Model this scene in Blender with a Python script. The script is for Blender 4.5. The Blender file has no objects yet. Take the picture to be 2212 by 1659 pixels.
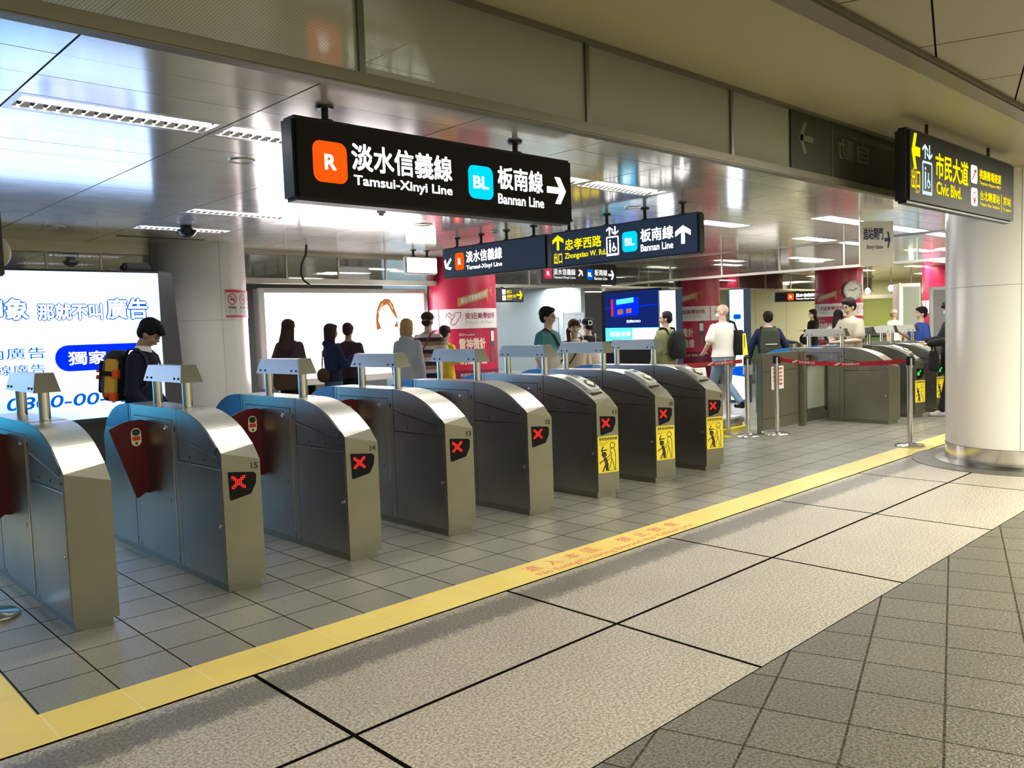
import bpy, bmesh, math, random
from mathutils import Vector, Matrix
random.seed(7)
SC = bpy.context.scene
COL = SC.collection
# ------------------------------------------------------------ camera
cam = bpy.data.objects.new('camera', bpy.data.cameras.new('camera'))
COL.objects.link(cam)
_F = Vector((0.68801881, 0.7225501, -0.06746464)); _R = Vector((0.72219872, -0.6908527, -0.03393463)); _U = Vector((0.0711276, 0.02537522, 0.9971444))
cam.matrix_world = Matrix(((_R.x, _U.x, -_F.x, 0), (_R.y, _U.y, -_F.y, 0), (_R.z, _U.z, -_F.z, 1.6), (0, 0, 0, 1)))
cam.data.sensor_width = 36; cam.data.lens = 36 * 1787.5 / 2212
cam.data.clip_start = 0.05; cam.data.clip_end = 200
SC.camera = cam
# ------------------------------------------------------------ world, exposure
w = bpy.data.worlds.new('world'); SC.world = w; w.use_nodes = True
w.node_tree.nodes['Background'].inputs[0].default_value = (0.75, 0.78, 0.72, 1)
w.node_tree.nodes['Background'].inputs[1].default_value = 0.05
vs = SC.view_settings
vs.view_transform = 'Standard'; vs.look = 'None'; vs.gamma = 1; vs.use_curve_mapping = False
vs.exposure = 0.3
SC.cycles.max_bounces = 7; SC.cycles.glossy_bounces = 5; SC.cycles.diffuse_bounces = 4
SC.cycles.transparent_max_bounces = 12; SC.cycles.sample_clamp_indirect = 6
SC.cycles.caustics_reflective = False; SC.cycles.caustics_refractive = False
TUBE_E = 34.0           # troffer diffuser radiance
# ------------------------------------------------------------ near-hall ceiling lamps (behind and beside the viewer), plus added far fill
def area(name, loc, sx, sy, power, col, rot=(0, 0, 0)):
    l = bpy.data.lights.new(name, 'AREA'); l.shape = 'RECTANGLE'; l.size = sx; l.size_y = sy
    l.energy = power; l.color = col
    o = bpy.data.objects.new(name, l); o.location = loc; o.rotation_euler = rot; COL.objects.link(o)
    return o
WARM = (1.0, 0.95, 0.76)
for i, (x, y) in enumerate(((17, 16), (21, 20), (25, 16), (19, 23.5))): area('far_fill_light', (x, y, 2.94), 1.2, 1.2, 150, (.72, .86, 1.0))  # area lights added out of view to brighten the far walls
for i, (x, y) in enumerate(((22, 7), (27, 5), (29, 10), (31, 15), (26, 13))): area('far_fill_light', (x, y, 2.94), 1.2, 1.2, 170, (1, .97, .68))
for i, (x, y) in enumerate(((-1.5, -1.2), (2.5, -1.6), (6.5, -1.6), (11, -1.6), (15.5, -1.6), (0.5, -4.5), (5, -4.5), (10, -4.5), (7.2, .2), (10.8, .5), (14.5, .9))):  # last three added out of view to brighten the big column and floor
    area('hall_lamp', (x, y, 2.95), 1.2, 0.5, 150, WARM)
# ------------------------------------------------------------ materials
M = {}
def mat(name, col=(.5, .5, .5), rough=.5, metal=0.0, emit=None, es=1.0, spec=.5, alpha=1.0, bump=0, bscale=200, coat=0):
    m = bpy.data.materials.new(name); m.use_nodes = True
    nt = m.node_tree; b = nt.nodes['Principled BSDF']
    b.inputs['Base Color'].default_value = (*col, 1); b.inputs['Roughness'].default_value = rough
    b.inputs['Metallic'].default_value = metal; b.inputs['Specular IOR Level'].default_value = spec
    b.inputs['Alpha'].default_value = alpha; b.inputs['Coat Weight'].default_value = coat
    if emit:
        b.inputs['Emission Color'].default_value = (*emit, 1); b.inputs['Emission Strength'].default_value = es
    # a light procedural variation on every surface
    n = nt.nodes.new('ShaderNodeTexNoise'); n.inputs['Scale'].default_value = bscale if bump else 9; n.inputs['Detail'].default_value = 2
    tc = nt.nodes.new('ShaderNodeTexCoord'); nt.links.new(tc.outputs['Object'], n.inputs['Vector'])
    if bump:
        bp = nt.nodes.new('ShaderNodeBump'); bp.inputs['Strength'].default_value = bump; bp.inputs['Distance'].default_value = .004
        nt.links.new(n.outputs['Fac'], bp.inputs['Height']); nt.links.new(bp.outputs['Normal'], b.inputs['Normal'])
    elif not emit:
        mr = nt.nodes.new('ShaderNodeMapRange'); mr.inputs['To Min'].default_value = max(0, rough - .04); mr.inputs['To Max'].default_value = min(1, rough + .04)
        nt.links.new(n.outputs['Fac'], mr.inputs['Value']); nt.links.new(mr.outputs['Result'], b.inputs['Roughness'])
    M[name] = m
    return m
def emis(name, col, s):
    m = bpy.data.materials.new(name); m.use_nodes = True; nt = m.node_tree; nt.nodes.clear()
    e = nt.nodes.new('ShaderNodeEmission'); e.inputs[0].default_value = (*col, 1); e.inputs[1].default_value = s
    o = nt.nodes.new('ShaderNodeOutputMaterial'); nt.links.new(e.outputs[0], o.inputs[0])
    M[name] = m; return m
def N(nt, t, **k):
    n = nt.nodes.new(t)
    for a, v in k.items(): setattr(n, a, v)
    return n
def brushed(name, col, rough, sc=(300, 3, 3), var=.12, metal=1.0):
    m = mat(name, col, rough, metal); nt = m.node_tree; b = nt.nodes['Principled BSDF']
    tc = N(nt, 'ShaderNodeTexCoord'); mp = N(nt, 'ShaderNodeMapping'); mp.inputs['Scale'].default_value = sc
    no = N(nt, 'ShaderNodeTexNoise'); no.inputs['Scale'].default_value = 1; no.inputs['Detail'].default_value = 3
    nt.links.new(tc.outputs['Object'], mp.inputs[0]); nt.links.new(mp.outputs[0], no.inputs['Vector'])
    n2 = N(nt, 'ShaderNodeTexNoise'); n2.inputs['Scale'].default_value = 3.5; n2.inputs['Detail'].default_value = 3
    nt.links.new(tc.outputs['Object'], n2.inputs['Vector'])
    ad = N(nt, 'ShaderNodeMath', operation='ADD'); nt.links.new(no.outputs['Fac'], ad.inputs[0]); nt.links.new(n2.outputs['Fac'], ad.inputs[1])
    mr = N(nt, 'ShaderNodeMapRange'); mr.inputs['From Max'].default_value = 2; mr.inputs['To Min'].default_value = max(.05, rough - var); mr.inputs['To Max'].default_value = rough + var
    nt.links.new(ad.outputs[0], mr.inputs['Value']); nt.links.new(mr.outputs[0], b.inputs['Roughness'])
    mx = N(nt, 'ShaderNodeMapRange'); mx.inputs['To Min'].default_value = .82; mx.inputs['To Max'].default_value = 1.1
    nt.links.new(n2.outputs['Fac'], mx.inputs['Value'])
    vm = N(nt, 'ShaderNodeVectorMath', operation='SCALE'); vm.inputs[0].default_value = col; nt.links.new(mx.outputs[0], vm.inputs['Scale'])
    nt.links.new(vm.outputs[0], b.inputs['Base Color'])
    return m
def tiles(name, c1, c2, mortar, w, h, msz, off, rot, rough, speck=None, bump=.4, rv=.05, bs=90, stain=None):
    m = bpy.data.materials.new(name); m.use_nodes = True; nt = m.node_tree; b = nt.nodes['Principled BSDF']
    g = N(nt, 'ShaderNodeNewGeometry')
    mp = N(nt, 'ShaderNodeMapping', vector_type='TEXTURE'); mp.inputs['Location'].default_value = (off[0], off[1], 0); mp.inputs['Rotation'].default_value = (0, 0, rot)
    nt.links.new(g.outputs['Position'], mp.inputs[0])
    br = N(nt, 'ShaderNodeTexBrick', offset=0.0, squash=1.0)
    br.inputs['Scale'].default_value = 1; br.inputs['Brick Width'].default_value = w; br.inputs['Row Height'].default_value = h
    br.inputs['Mortar Size'].default_value = msz; br.inputs['Mortar Smooth'].default_value = .1
    br.inputs['Color1'].default_value = (*c1, 1); br.inputs['Color2'].default_value = (*c2, 1); br.inputs['Mortar'].default_value = (*mortar, 1)
    nt.links.new(mp.outputs[0], br.inputs['Vector'])
    no = N(nt, 'ShaderNodeTexNoise'); no.inputs['Scale'].default_value = bs; no.inputs['Detail'].default_value = 4
    nt.links.new(g.outputs['Position'], no.inputs['Vector'])
    col = br.outputs['Color']
    big = N(nt, 'ShaderNodeTexNoise'); big.inputs['Scale'].default_value = 2.2; big.inputs['Detail'].default_value = 2
    nt.links.new(g.outputs['Position'], big.inputs['Vector'])
    rg = N(nt, 'ShaderNodeMapRange'); rg.inputs['From Min'].default_value = .3; rg.inputs['From Max'].default_value = .7; rg.inputs['To Min'].default_value = .94; rg.inputs['To Max'].default_value = 1.05
    nt.links.new(big.outputs['Fac'], rg.inputs['Value'])
    vm = N(nt, 'ShaderNodeVectorMath', operation='SCALE'); nt.links.new(col, vm.inputs[0]); nt.links.new(rg.outputs[0], vm.inputs['Scale']); col = vm.outputs[0]
    if speck:
        sc, lo, hi = speck
        vo = N(nt, 'ShaderNodeTexNoise'); vo.inputs['Scale'].default_value = sc; vo.inputs['Detail'].default_value = 2; vo.inputs['Roughness'].default_value = .7
        nt.links.new(g.outputs['Position'], vo.inputs['Vector'])
        r2 = N(nt, 'ShaderNodeMapRange'); r2.inputs['From Min'].default_value = .38; r2.inputs['From Max'].default_value = .62; r2.inputs['To Min'].default_value = lo; r2.inputs['To Max'].default_value = hi
        nt.links.new(vo.outputs['Fac'], r2.inputs['Value'])
        v2 = N(nt, 'ShaderNodeVectorMath', operation='SCALE'); nt.links.new(col, v2.inputs[0]); nt.links.new(r2.outputs[0], v2.inputs['Scale']); col = v2.outputs[0]
    if stain:      # long worn, grimy strip beside the yellow line with ragged edges
        sy = N(nt, 'ShaderNodeSeparateXYZ'); nt.links.new(g.outputs['Position'], sy.inputs[0])
        rn = N(nt, 'ShaderNodeTexNoise'); rn.inputs['Scale'].default_value = 22; rn.inputs['Detail'].default_value = 8; rn.inputs['Roughness'].default_value = .8; nt.links.new(g.outputs['Position'], rn.inputs['Vector'])
        y2 = N(nt, 'ShaderNodeMath', operation='MULTIPLY_ADD'); y2.inputs[1].default_value = .34; nt.links.new(rn.outputs['Fac'], y2.inputs[0]); nt.links.new(sy.outputs['Y'], y2.inputs[2])
        d_ = N(nt, 'ShaderNodeMath', operation='SUBTRACT'); d_.inputs[1].default_value = stain[0] + .17; nt.links.new(y2.outputs[0], d_.inputs[0])
        ab = N(nt, 'ShaderNodeMath', operation='ABSOLUTE'); nt.links.new(d_.outputs[0], ab.inputs[0])
        sm = N(nt, 'ShaderNodeMapRange', interpolation_type='SMOOTHSTEP'); sm.inputs['From Min'].default_value = stain[1] - .03; sm.inputs['From Max'].default_value = stain[1] + .05; sm.inputs['To Min'].default_value = stain[2]; sm.inputs['To Max'].default_value = 1
        nt.links.new(ab.outputs[0], sm.inputs['Value'])
        v3 = N(nt, 'ShaderNodeVectorMath', operation='SCALE'); nt.links.new(col, v3.inputs[0]); nt.links.new(sm.outputs[0], v3.inputs['Scale']); col = v3.outputs[0]
    nt.links.new(col, b.inputs['Base Color'])
    mr = N(nt, 'ShaderNodeMapRange'); mr.inputs['To Min'].default_value = rough - rv; mr.inputs['To Max'].default_value = rough + rv
    nt.links.new(big.outputs['Fac'], mr.inputs['Value']); nt.links.new(mr.outputs[0], b.inputs['Roughness'])
    sp_ = N(nt, 'ShaderNodeMapRange'); sp_.inputs['To Min'].default_value = .5; sp_.inputs['To Max'].default_value = 0; nt.links.new(br.outputs['Fac'], sp_.inputs['Value']); nt.links.new(sp_.outputs[0], b.inputs['Specular IOR Level'])
    inv = N(nt, 'ShaderNodeMath', operation='MULTIPLY_ADD'); inv.inputs[1].default_value = -1.5; nt.links.new(br.outputs['Fac'], inv.inputs[0]); nt.links.new(no.outputs['Fac'], inv.inputs[2])
    bp = N(nt, 'ShaderNodeBump'); bp.inputs['Strength'].default_value = bump; bp.inputs['Distance'].default_value = .003
    nt.links.new(inv.outputs[0], bp.inputs['Height']); nt.links.new(bp.outputs['Normal'], b.inputs['Normal'])
    M[name] = m; return m
tiles('floor_tile', (.215, .205, .165), (.27, .26, .21), (.03, .028, .02), .3345, .3295, .0045, (.885, 3.965), 0, .36, speck=(60, .86, 1.12), bump=.35)
tiles('floor_granite', (.44, .395, .325), (.475, .425, .355), (.008, .007, .006), 1.6474, .861, .011, (.0710, 1.9238), 0, .37, speck=(75, .5, 1.36), bump=.9, bs=110, stain=(3.46, .11, .38))
tiles('floor_outer', (.10, .094, .066), (.125, .117, .084), (.07, .065, .05), .333, .333, .005, (3.63, 1.928), math.radians(18.2), .37, speck=(80, .42, 1.6), bump=1.6, bs=80)
tiles('floor_yellow', (.90, .69, .17), (.93, .72, .19), (.92, .80, .45), .3345, .6, .004, (.885, 3.6), 0, .42, bump=.2)
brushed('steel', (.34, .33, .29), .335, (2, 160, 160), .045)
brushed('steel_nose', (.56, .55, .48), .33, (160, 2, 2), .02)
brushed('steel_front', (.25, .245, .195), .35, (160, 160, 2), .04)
brushed('chrome', (.75, .75, .74), .14, (4, 4, 4), .05)
mat('steel_rail', (.48, .46, .40), .34, .8)
brushed('steel_dark', (.20, .19, .17), .38, (3, 60, 60), .08)
brushed('ceiling_metal', (.92, .91, .84), .13, (1.2, 60, 60), .03, .5)
mat('bronze_steel', (.30, .28, .22), .34, .85)
mat('ring_stone', (.10, .095, .08), .45)
mat('reflection_olive', (.04, .04, .024), .45, spec=.25)
mat('ceiling_void', (.012, .012, .012), .8)
mat('soffit', (.47, .44, .28), .45, bump=.15, bscale=25)
mat('soffit2', (.42, .39, .30), .5, bump=.2, bscale=18)
mat('beam', (.17, .155, .11), .38, .3)
mat('black', (.012, .012, .013), .4); mat('black_gloss', (.01, .01, .012), .18); mat('led_black', (.006, .006, .007), .4, spec=.12)
mat('sign_navy', (.018, .03, .055), .45, spec=.15, emit=(.05, .09, .16), es=.2)
mat('sign_black', (.006, .006, .005), .45, emit=(.03, .028, .018), es=.12, spec=.12)
mat('dark_grey', (.06, .06, .065), .5); mat('mid_grey', (.25, .25, .26), .5); mat('light_grey', (.55, .56, .56), .45)
mat('white_gloss', (.95, .94, .92), .22); mat('white_paint', (.8, .8, .78), .4); mat('paper', (.82, .80, .78), .6)
mat('pink_paper', (.8, .58, .6), .6)
mat('blue_plastic', (.02, .16, .46), .34)
mat('flap_red', (.085, .005, .009), .45, spec=.3); mat('ink', (.02, .02, .02), .5); mat('ink_navy', (.02, .03, .16), .5); mat('ink_red', (.65, .04, .05), .5)
mat('floor_ink', (.80, .22, .15), .6)
mat('sticker_yellow', (.9, .72, .03), .45); mat('hazard_yellow', (.82, .66, .04), .5)
mat('wrap_red', (.45, .012, .055), .34); mat('wrap_white', (.72, .68, .68), .35); mat('wrap_ink', (.28, .02, .06), .4); mat('wrap_gold', (.42, .25, .06), .35)
mat('wrap_orange', (.9, .42, .05), .4); mat('wrap_dark', (.16, .01, .04), .35); mat('wrap_grey', (.45, .42, .43), .4)
mat('belt_red', (.52, .008, .02), .5); mat('reader', (.42, .44, .41), .4); mat('reader_dark', (.05, .055, .055), .34)
mat('screen_grey', (.12, .15, .16), .15); mat('card_yellow', (.85, .80, .45), .5)
mat('cream', (.72, .66, .44), .5); mat('wall_yellow', (.62, .62, .34), .5); mat('green_wall', (.33, .38, .08), .45)
mat('wall_blue', (.50, .62, .70), .45); mat('wall_grey', (.33, .34, .32), .5); mat('glass_green', (.12, .2, .06), .15)
mat('louver', (.8, .8, .8), .25, .3)
mat('skin', (.42, .25, .17), .55); mat('skin2', (.56, .37, .27), .55); mat('hair', (.012, .010, .010), .7, spec=.15); mat('hair_brown', (.075, .028, .014), .7, spec=.15)
mat('hair_blonde', (.42, .24, .11), .7, spec=.15); mat('hair_dark_brown', (.035, .018, .018), .7, spec=.15); mat('bald', (.60, .44, .33), .4)
for n_, c_ in dict(suit=(.008, .012, .028), navy=(.015, .02, .06), jeans=(.06, .11, .19), jeans_light=(.16, .24, .34), charcoal=(.03, .03, .035), plum=(.05, .03, .045), fleece=(.36, .38, .42),
                   teal=(.03, .17, .19), cream_cloth=(.62, .54, .44), tan_cloth=(.42, .30, .20), olive=(.20, .22, .10), olive_dark=(.09, .10, .045), white_cloth=(.78, .76, .70), black_cloth=(.012, .012, .014), khaki=(.42, .39, .30),
                   brown_cloth=(.06, .035, .02), yellow_cloth=(.75, .55, .04), blue_cloth=(.03, .07, .28), bag_green=(.045, .055, .035), bag_orange=(.75, .10, .02), bag_yellow=(.62, .38, .06), pale_blue=(.30, .45, .75), grey_cloth=(.4, .4, .38)).items():
    mat(n_, c_, .85, bump=.25, bscale=60, spec=.2)
def striped(name, cols, axis='Z', period=.21):
    m = mat(name, cols[0], .8); nt = m.node_tree; b = nt.nodes['Principled BSDF']; tc = N(nt, 'ShaderNodeTexCoord'); sp = N(nt, 'ShaderNodeSeparateXYZ'); nt.links.new(tc.outputs['Object'], sp.inputs[0])
    d = N(nt, 'ShaderNodeMath', operation='DIVIDE'); d.inputs[1].default_value = period; nt.links.new(sp.outputs[axis], d.inputs[0]); fr = N(nt, 'ShaderNodeMath', operation='FRACT'); nt.links.new(d.outputs[0], fr.inputs[0])
    r = N(nt, 'ShaderNodeValToRGB'); r.color_ramp.interpolation = 'CONSTANT'; e = r.color_ramp.elements
    e[0].color = (*cols[0], 1); e[1].position = 1 / len(cols); e[1].color = (*cols[1], 1)
    for k in range(2, len(cols)): q = e.new(k / len(cols)); q.color = (*cols[k], 1)
    nt.links.new(fr.outputs[0], r.inputs[0]); nt.links.new(r.outputs[0], b.inputs['Base Color'])
striped('stripe', [(.035, .02, .03), (.62, .58, .54), (.30, .20, .13), (.035, .02, .03), (.62, .58, .54), (.30, .20, .13)], 'Z', .36)
def dyed(name, stops, z0, z1):
    m = mat(name, stops[0], .8); nt = m.node_tree; b = nt.nodes['Principled BSDF']; tc = N(nt, 'ShaderNodeTexCoord'); sp = N(nt, 'ShaderNodeSeparateXYZ'); nt.links.new(tc.outputs['Object'], sp.inputs[0])
    mr = N(nt, 'ShaderNodeMapRange'); mr.inputs['From Min'].default_value = z0; mr.inputs['From Max'].default_value = z1; nt.links.new(sp.outputs['Z'], mr.inputs['Value'])
    r = N(nt, 'ShaderNodeValToRGB'); e = r.color_ramp.elements; e[0].color = (*stops[0], 1); e[1].color = (*stops[-1], 1)
    for k in range(1, len(stops) - 1): q = e.new(k / (len(stops) - 1)); q.color = (*stops[k], 1)
    nt.links.new(mr.outputs[0], r.inputs[0]); nt.links.new(r.outputs[0], b.inputs['Base Color'])
dyed('teal_dyed', [(.45, .42, .36), (.55, .52, .45), (.22, .36, .36), (.035, .17, .19), (.03, .15, .17)], 1.08, 1.45)
emis('e_white', (1, .99, .95), 2.2); emis('e_tube', (1, .985, .93), TUBE_E); emis('e_orange', (1, .085, .004), 1.05); emis('e_cyan', (.0, .5, .9), 1.25); emis('e_yellow', (1, .72, .0), 1.25)
emis('e_dimwhite', (.9, .92, .9), 1.0); emis('e_paleblue', (.55, .75, .85), 1.1); emis('e_red', (1, .02, .015), 2.2); emis('e_redback', (.05, .001, .001), 1); emis('e_green', (.05, 1, .12), 1.8)
emis('e_led_blue', (.0, .02, .75), 1.3); emis('e_ink_blue', (.0, .10, .62), 1.0); emis('e_ad', (1, .90, .93), 7.5); emis('e_box', (1, .99, .98), 3)
emis('e_teal', (.02, .65, .62), 1.4); emis('e_kiosk', (.008, .022, .16), .8); emis('e_kcyan', (.1, .75, .9), 1.3); emis('e_kred', (.7, .03, .08), .9); emis('e_totem', (.86, .92, 1), 2.4); emis('e_hair', (.45, .17, .05), .9); emis('e_hair2', (.75, .42, .22), 1.0)
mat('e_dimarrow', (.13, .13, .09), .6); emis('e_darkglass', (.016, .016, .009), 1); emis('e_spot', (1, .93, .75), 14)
def led_screen_mat():
    m = emis('e_screen', (1, 1, 1), 1); nt = m.node_tree; e = [n for n in nt.nodes if n.type == 'EMISSION'][0]
    g = N(nt, 'ShaderNodeNewGeometry'); s = N(nt, 'ShaderNodeSeparateXYZ'); nt.links.new(g.outputs['Position'], s.inputs[0])
    # the picture on the screen: white sheet running into turquoise at its lower left
    a = N(nt, 'ShaderNodeMath', operation='MULTIPLY_ADD'); a.inputs[1].default_value = .25; nt.links.new(s.outputs['X'], a.inputs[0]); nt.links.new(s.outputs['Z'], a.inputs[2])
    r = N(nt, 'ShaderNodeValToRGB'); mr = N(nt, 'ShaderNodeMapRange'); mr.inputs['From Min'].default_value = .95; mr.inputs['From Max'].default_value = 1.75
    nt.links.new(a.outputs[0], mr.inputs['Value']); nt.links.new(mr.outputs[0], r.inputs[0])
    r.color_ramp.elements[0].color = (.02, .42, .80, 1); r.color_ramp.elements[1].color = (.42, .59, 1.0, 1)
    r.color_ramp.elements.new(.5).color = (.16, .55, .95, 1)
    nt.links.new(r.outputs[0], e.inputs[0]); e.inputs[1].default_value = 2.9
led_screen_mat()
def glass_mat(name, tint=(.5, .5, .45), opac=.3, gl=.25, wires=True, rough=.05):
    m = bpy.data.materials.new(name); m.use_nodes = True; nt = m.node_tree; nt.nodes.clear()
    o = N(nt, 'ShaderNodeOutputMaterial'); tr = N(nt, 'ShaderNodeBsdfTransparent'); gs = N(nt, 'ShaderNodeBsdfGlossy'); df = N(nt, 'ShaderNodeBsdfDiffuse')
    gs.inputs['Roughness'].default_value = rough; gs.inputs['Color'].default_value = (.9, .9, .88, 1); df.inputs[0].default_value = (*tint, 1); tr.inputs[0].default_value = (.93, .95, .92, 1)
    m1 = N(nt, 'ShaderNodeMixShader'); m1.inputs[0].default_value = opac; nt.links.new(tr.outputs[0], m1.inputs[1]); nt.links.new(df.outputs[0], m1.inputs[2])
    fr = N(nt, 'ShaderNodeFresnel'); fr.inputs[0].default_value = 1.5
    fm = N(nt, 'ShaderNodeMath', operation='MULTIPLY_ADD'); fm.inputs[1].default_value = 1.0; fm.inputs[2].default_value = gl * .3; nt.links.new(fr.outputs[0], fm.inputs[0])
    m2 = N(nt, 'ShaderNodeMixShader'); nt.links.new(fm.outputs[0], m2.inputs[0]); nt.links.new(m1.outputs[0], m2.inputs[1]); nt.links.new(gs.outputs[0], m2.inputs[2])
    last = m2.outputs[0]
    if wires:
        g = N(nt, 'ShaderNodeNewGeometry'); s = N(nt, 'ShaderNodeSeparateXYZ'); nt.links.new(g.outputs['Position'], s.inputs[0])
        xy = N(nt, 'ShaderNodeMath', operation='ADD'); nt.links.new(s.outputs['X'], xy.inputs[0]); nt.links.new(s.outputs['Y'], xy.inputs[1])
        fs = []
        for sg in (1, -1):
            a = N(nt, 'ShaderNodeMath', operation='MULTIPLY_ADD'); a.inputs[1].default_value = sg; nt.links.new(s.outputs['Z'], a.inputs[0]); nt.links.new(xy.outputs[0], a.inputs[2])
            p = N(nt, 'ShaderNodeMath', operation='PINGPONG'); p.inputs[1].default_value = .0065; nt.links.new(a.outputs[0], p.inputs[0])
            l = N(nt, 'ShaderNodeMath', operation='LESS_THAN'); l.inputs[1].default_value = .00055; nt.links.new(p.outputs[0], l.inputs[0]); fs.append(l)
        mx = N(nt, 'ShaderNodeMath', operation='MAXIMUM'); nt.links.new(fs[0].outputs[0], mx.inputs[0]); nt.links.new(fs[1].outputs[0], mx.inputs[1])
        wd = N(nt, 'ShaderNodeBsdfDiffuse'); wd.inputs[0].default_value = (.06, .06, .05, 1)
        m3 = N(nt, 'ShaderNodeMixShader'); nt.links.new(mx.outputs[0], m3.inputs[0]); nt.links.new(last, m3.inputs[1]); nt.links.new(wd.outputs[0], m3.inputs[2]); last = m3.outputs[0]
    nt.links.new(last, o.inputs[0]); M[name] = m; return m
glass_mat('wired_glass', (.88, .88, .74), .40, .22, True, .08)
glass_mat('clear_glass', (.45, .47, .42), .10, .25, False, .03)
glass_mat('acrylic', (.62, .62, .60), .75, .1, False, .1)
glass_mat('frost', (.62, .66, .56), .45, .2, False, .1)
# ------------------------------------------------------------ mesh helpers
class MB:
    def __init__(s): s.v = []; s.f = []; s.mi = []; s.m = 0
    def add(s, vs_, fs_):
        b = len(s.v); s.v += [tuple(v) for v in vs_]
        for f in fs_: s.f.append(tuple(i + b for i in f)); s.mi.append(s.m)
        return s
    def box(s, x0, x1, y0, y1, z0, z1):
        return s.add([(x0, y0, z0), (x1, y0, z0), (x1, y1, z0), (x0, y1, z0), (x0, y0, z1), (x1, y0, z1), (x1, y1, z1), (x0, y1, z1)],
                     [(3, 2, 1, 0), (4, 5, 6, 7), (0, 1, 5, 4), (1, 2, 6, 5), (2, 3, 7, 6), (3, 0, 4, 7)])
    def loft(s, rings, cap=True):
        n = len(rings[0]); vs_ = [p for r in rings for p in r]; fs_ = []
        for k in range(len(rings) - 1):
            for i in range(n):
                j = (i + 1) % n; fs_.append((k * n + i, k * n + j, (k + 1) * n + j, (k + 1) * n + i))
        if cap: fs_.append(tuple(range(n - 1, -1, -1))); fs_.append(tuple((len(rings) - 1) * n + i for i in range(n)))
        return s.add(vs_, fs_)
    def tube(s, pts, rad, n=12, flat=1.0, ends=True):
        pts = [Vector(p) for p in pts]; rad = list(rad) if hasattr(rad, '__len__') else [rad] * len(pts)
        rings = []; up = Vector((0, 0, 1))
        d0 = (pts[1] - pts[0]).normalized()
        a = d0.cross(up if abs(d0.z) < .9 else Vector((1, 0, 0))).normalized()
        P_ = list(pts); R_ = list(rad)
        for i, p in enumerate(P_):
            d = (P_[min(i + 1, len(P_) - 1)] - P_[max(i - 1, 0)]).normalized()
            a = (a - d * a.dot(d)).normalized(); b = d.cross(a)
            ring = [p + (a * math.cos(t) + b * math.sin(t) * flat) * R_[i] for t in [2 * math.pi * k / n for k in range(n)]]
            rings.append(ring)
        return s.loft(rings, ends)
    def cap(s, a, b, ra, rb, n=12):       # capsule with round tapering ends
        a = Vector(a); b = Vector(b); d = (b - a)
        L = d.length
        if L < 1e-6: return s.ell(a, (ra, ra, ra))
        d /= L; pts = []; rad = []
        for t in (-1, -.85, -.5): pts.append(a + d * ra * t); rad.append(max(.001, ra * math.sqrt(1 - t * t)))
        pts += [a, b]; rad += [ra, rb]
        for t in (.5, .85, 1): pts.append(b + d * rb * t); rad.append(max(.001, rb * math.sqrt(max(0, 1 - t * t))))
        return s.tube(pts, rad, n)
    def ell(s, c, r, n=16, m=10, R=None):
        c = Vector(c); rings = []
        for k in range(1, m):
            ph = math.pi * k / m; rings.append([Vector((r[0] * math.sin(ph) * math.cos(t), r[1] * math.sin(ph) * math.sin(t), -r[2] * math.cos(ph))) for t in [2 * math.pi * i / n for i in range(n)]])
        rings = [[(R @ v if R else v) + c for v in rg] for rg in rings]
        return s.loft(rings)
    def cyl(s, c, r, z0, z1, n=32, r2=None):
        r2 = r if r2 is None else r2
        return s.loft([[(c[0] + r * math.cos(2 * math.pi * i / n), c[1] + r * math.sin(2 * math.pi * i / n), z0) for i in range(n)],
                       [(c[0] + r2 * math.cos(2 * math.pi * i / n), c[1] + r2 * math.sin(2 * math.pi * i / n), z1) for i in range(n)]])
    def lathe(s, c, prof, n=40):
        return s.loft([[(c[0] + r * math.cos(2 * math.pi * i / n), c[1] + r * math.sin(2 * math.pi * i / n), z) for i in range(n)] for r, z in prof])
    def prism(s, A, B):     # two matching polygons
        n = len(A); return s.add(list(A) + list(B), [tuple(range(n))[::-1], tuple(range(n, 2 * n))] + [(i, (i + 1) % n, n + (i + 1) % n, n + i) for i in range(n)])
    def build(s, name, m, parent=None, smooth=False, bevel=0, loc=None, auto=None):
        me = bpy.data.meshes.new(name); me.from_pydata(s.v, [], s.f)
        ms = m if isinstance(m, (list, tuple)) else [m]
        for x in ms: me.materials.append(M[x])
        me.polygons.foreach_set('material_index', [min(i, len(ms) - 1) for i in s.mi])
        bm = bmesh.new(); bm.from_mesh(me); bmesh.ops.recalc_face_normals(bm, faces=bm.faces)
        if bevel: bmesh.ops.bevel(bm, geom=[e for e in bm.edges if e.is_manifold and e.calc_face_angle(0) > .5], offset=bevel, segments=2, affect='EDGES', clamp_overlap=True)
        if smooth or auto:
            for f in bm.faces: f.smooth = True
            lim = auto or .7
            for e in bm.edges: e.smooth = not (e.is_manifold and e.calc_face_angle(0) > lim) if e.is_manifold else False
        bm.to_mesh(me); bm.free()
        return link(name, me, parent, loc)
def link(name, me, parent=None, loc=None):
    o = bpy.data.objects.new(name, me); COL.objects.link(o)
    if parent: o.parent = parent
    if loc: o.location = loc
    return o
def tag(o, label=None, cat=None, group=None, kind=None):
    if label: o['label'] = label
    if cat: o['category'] = cat
    if group: o['group'] = group
    if kind: o['kind'] = kind
    return o
def thing(name, label, cat, loc=(0, 0, 0), rz=0, group=None):
    o = bpy.data.objects.new(name, None); COL.objects.link(o); o.empty_display_size = .1
    o.location = loc; o.rotation_euler = (0, 0, rz); return tag(o, label, cat, group)
def struct(o): o['kind'] = 'structure'; return o
def copy_tree(o, parent=None):
    kids = [c for c in bpy.data.objects if c.parent == o]
    c = o.copy(); COL.objects.link(c); c.parent = parent
    for k in kids: copy_tree(k, c)
    return c
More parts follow.
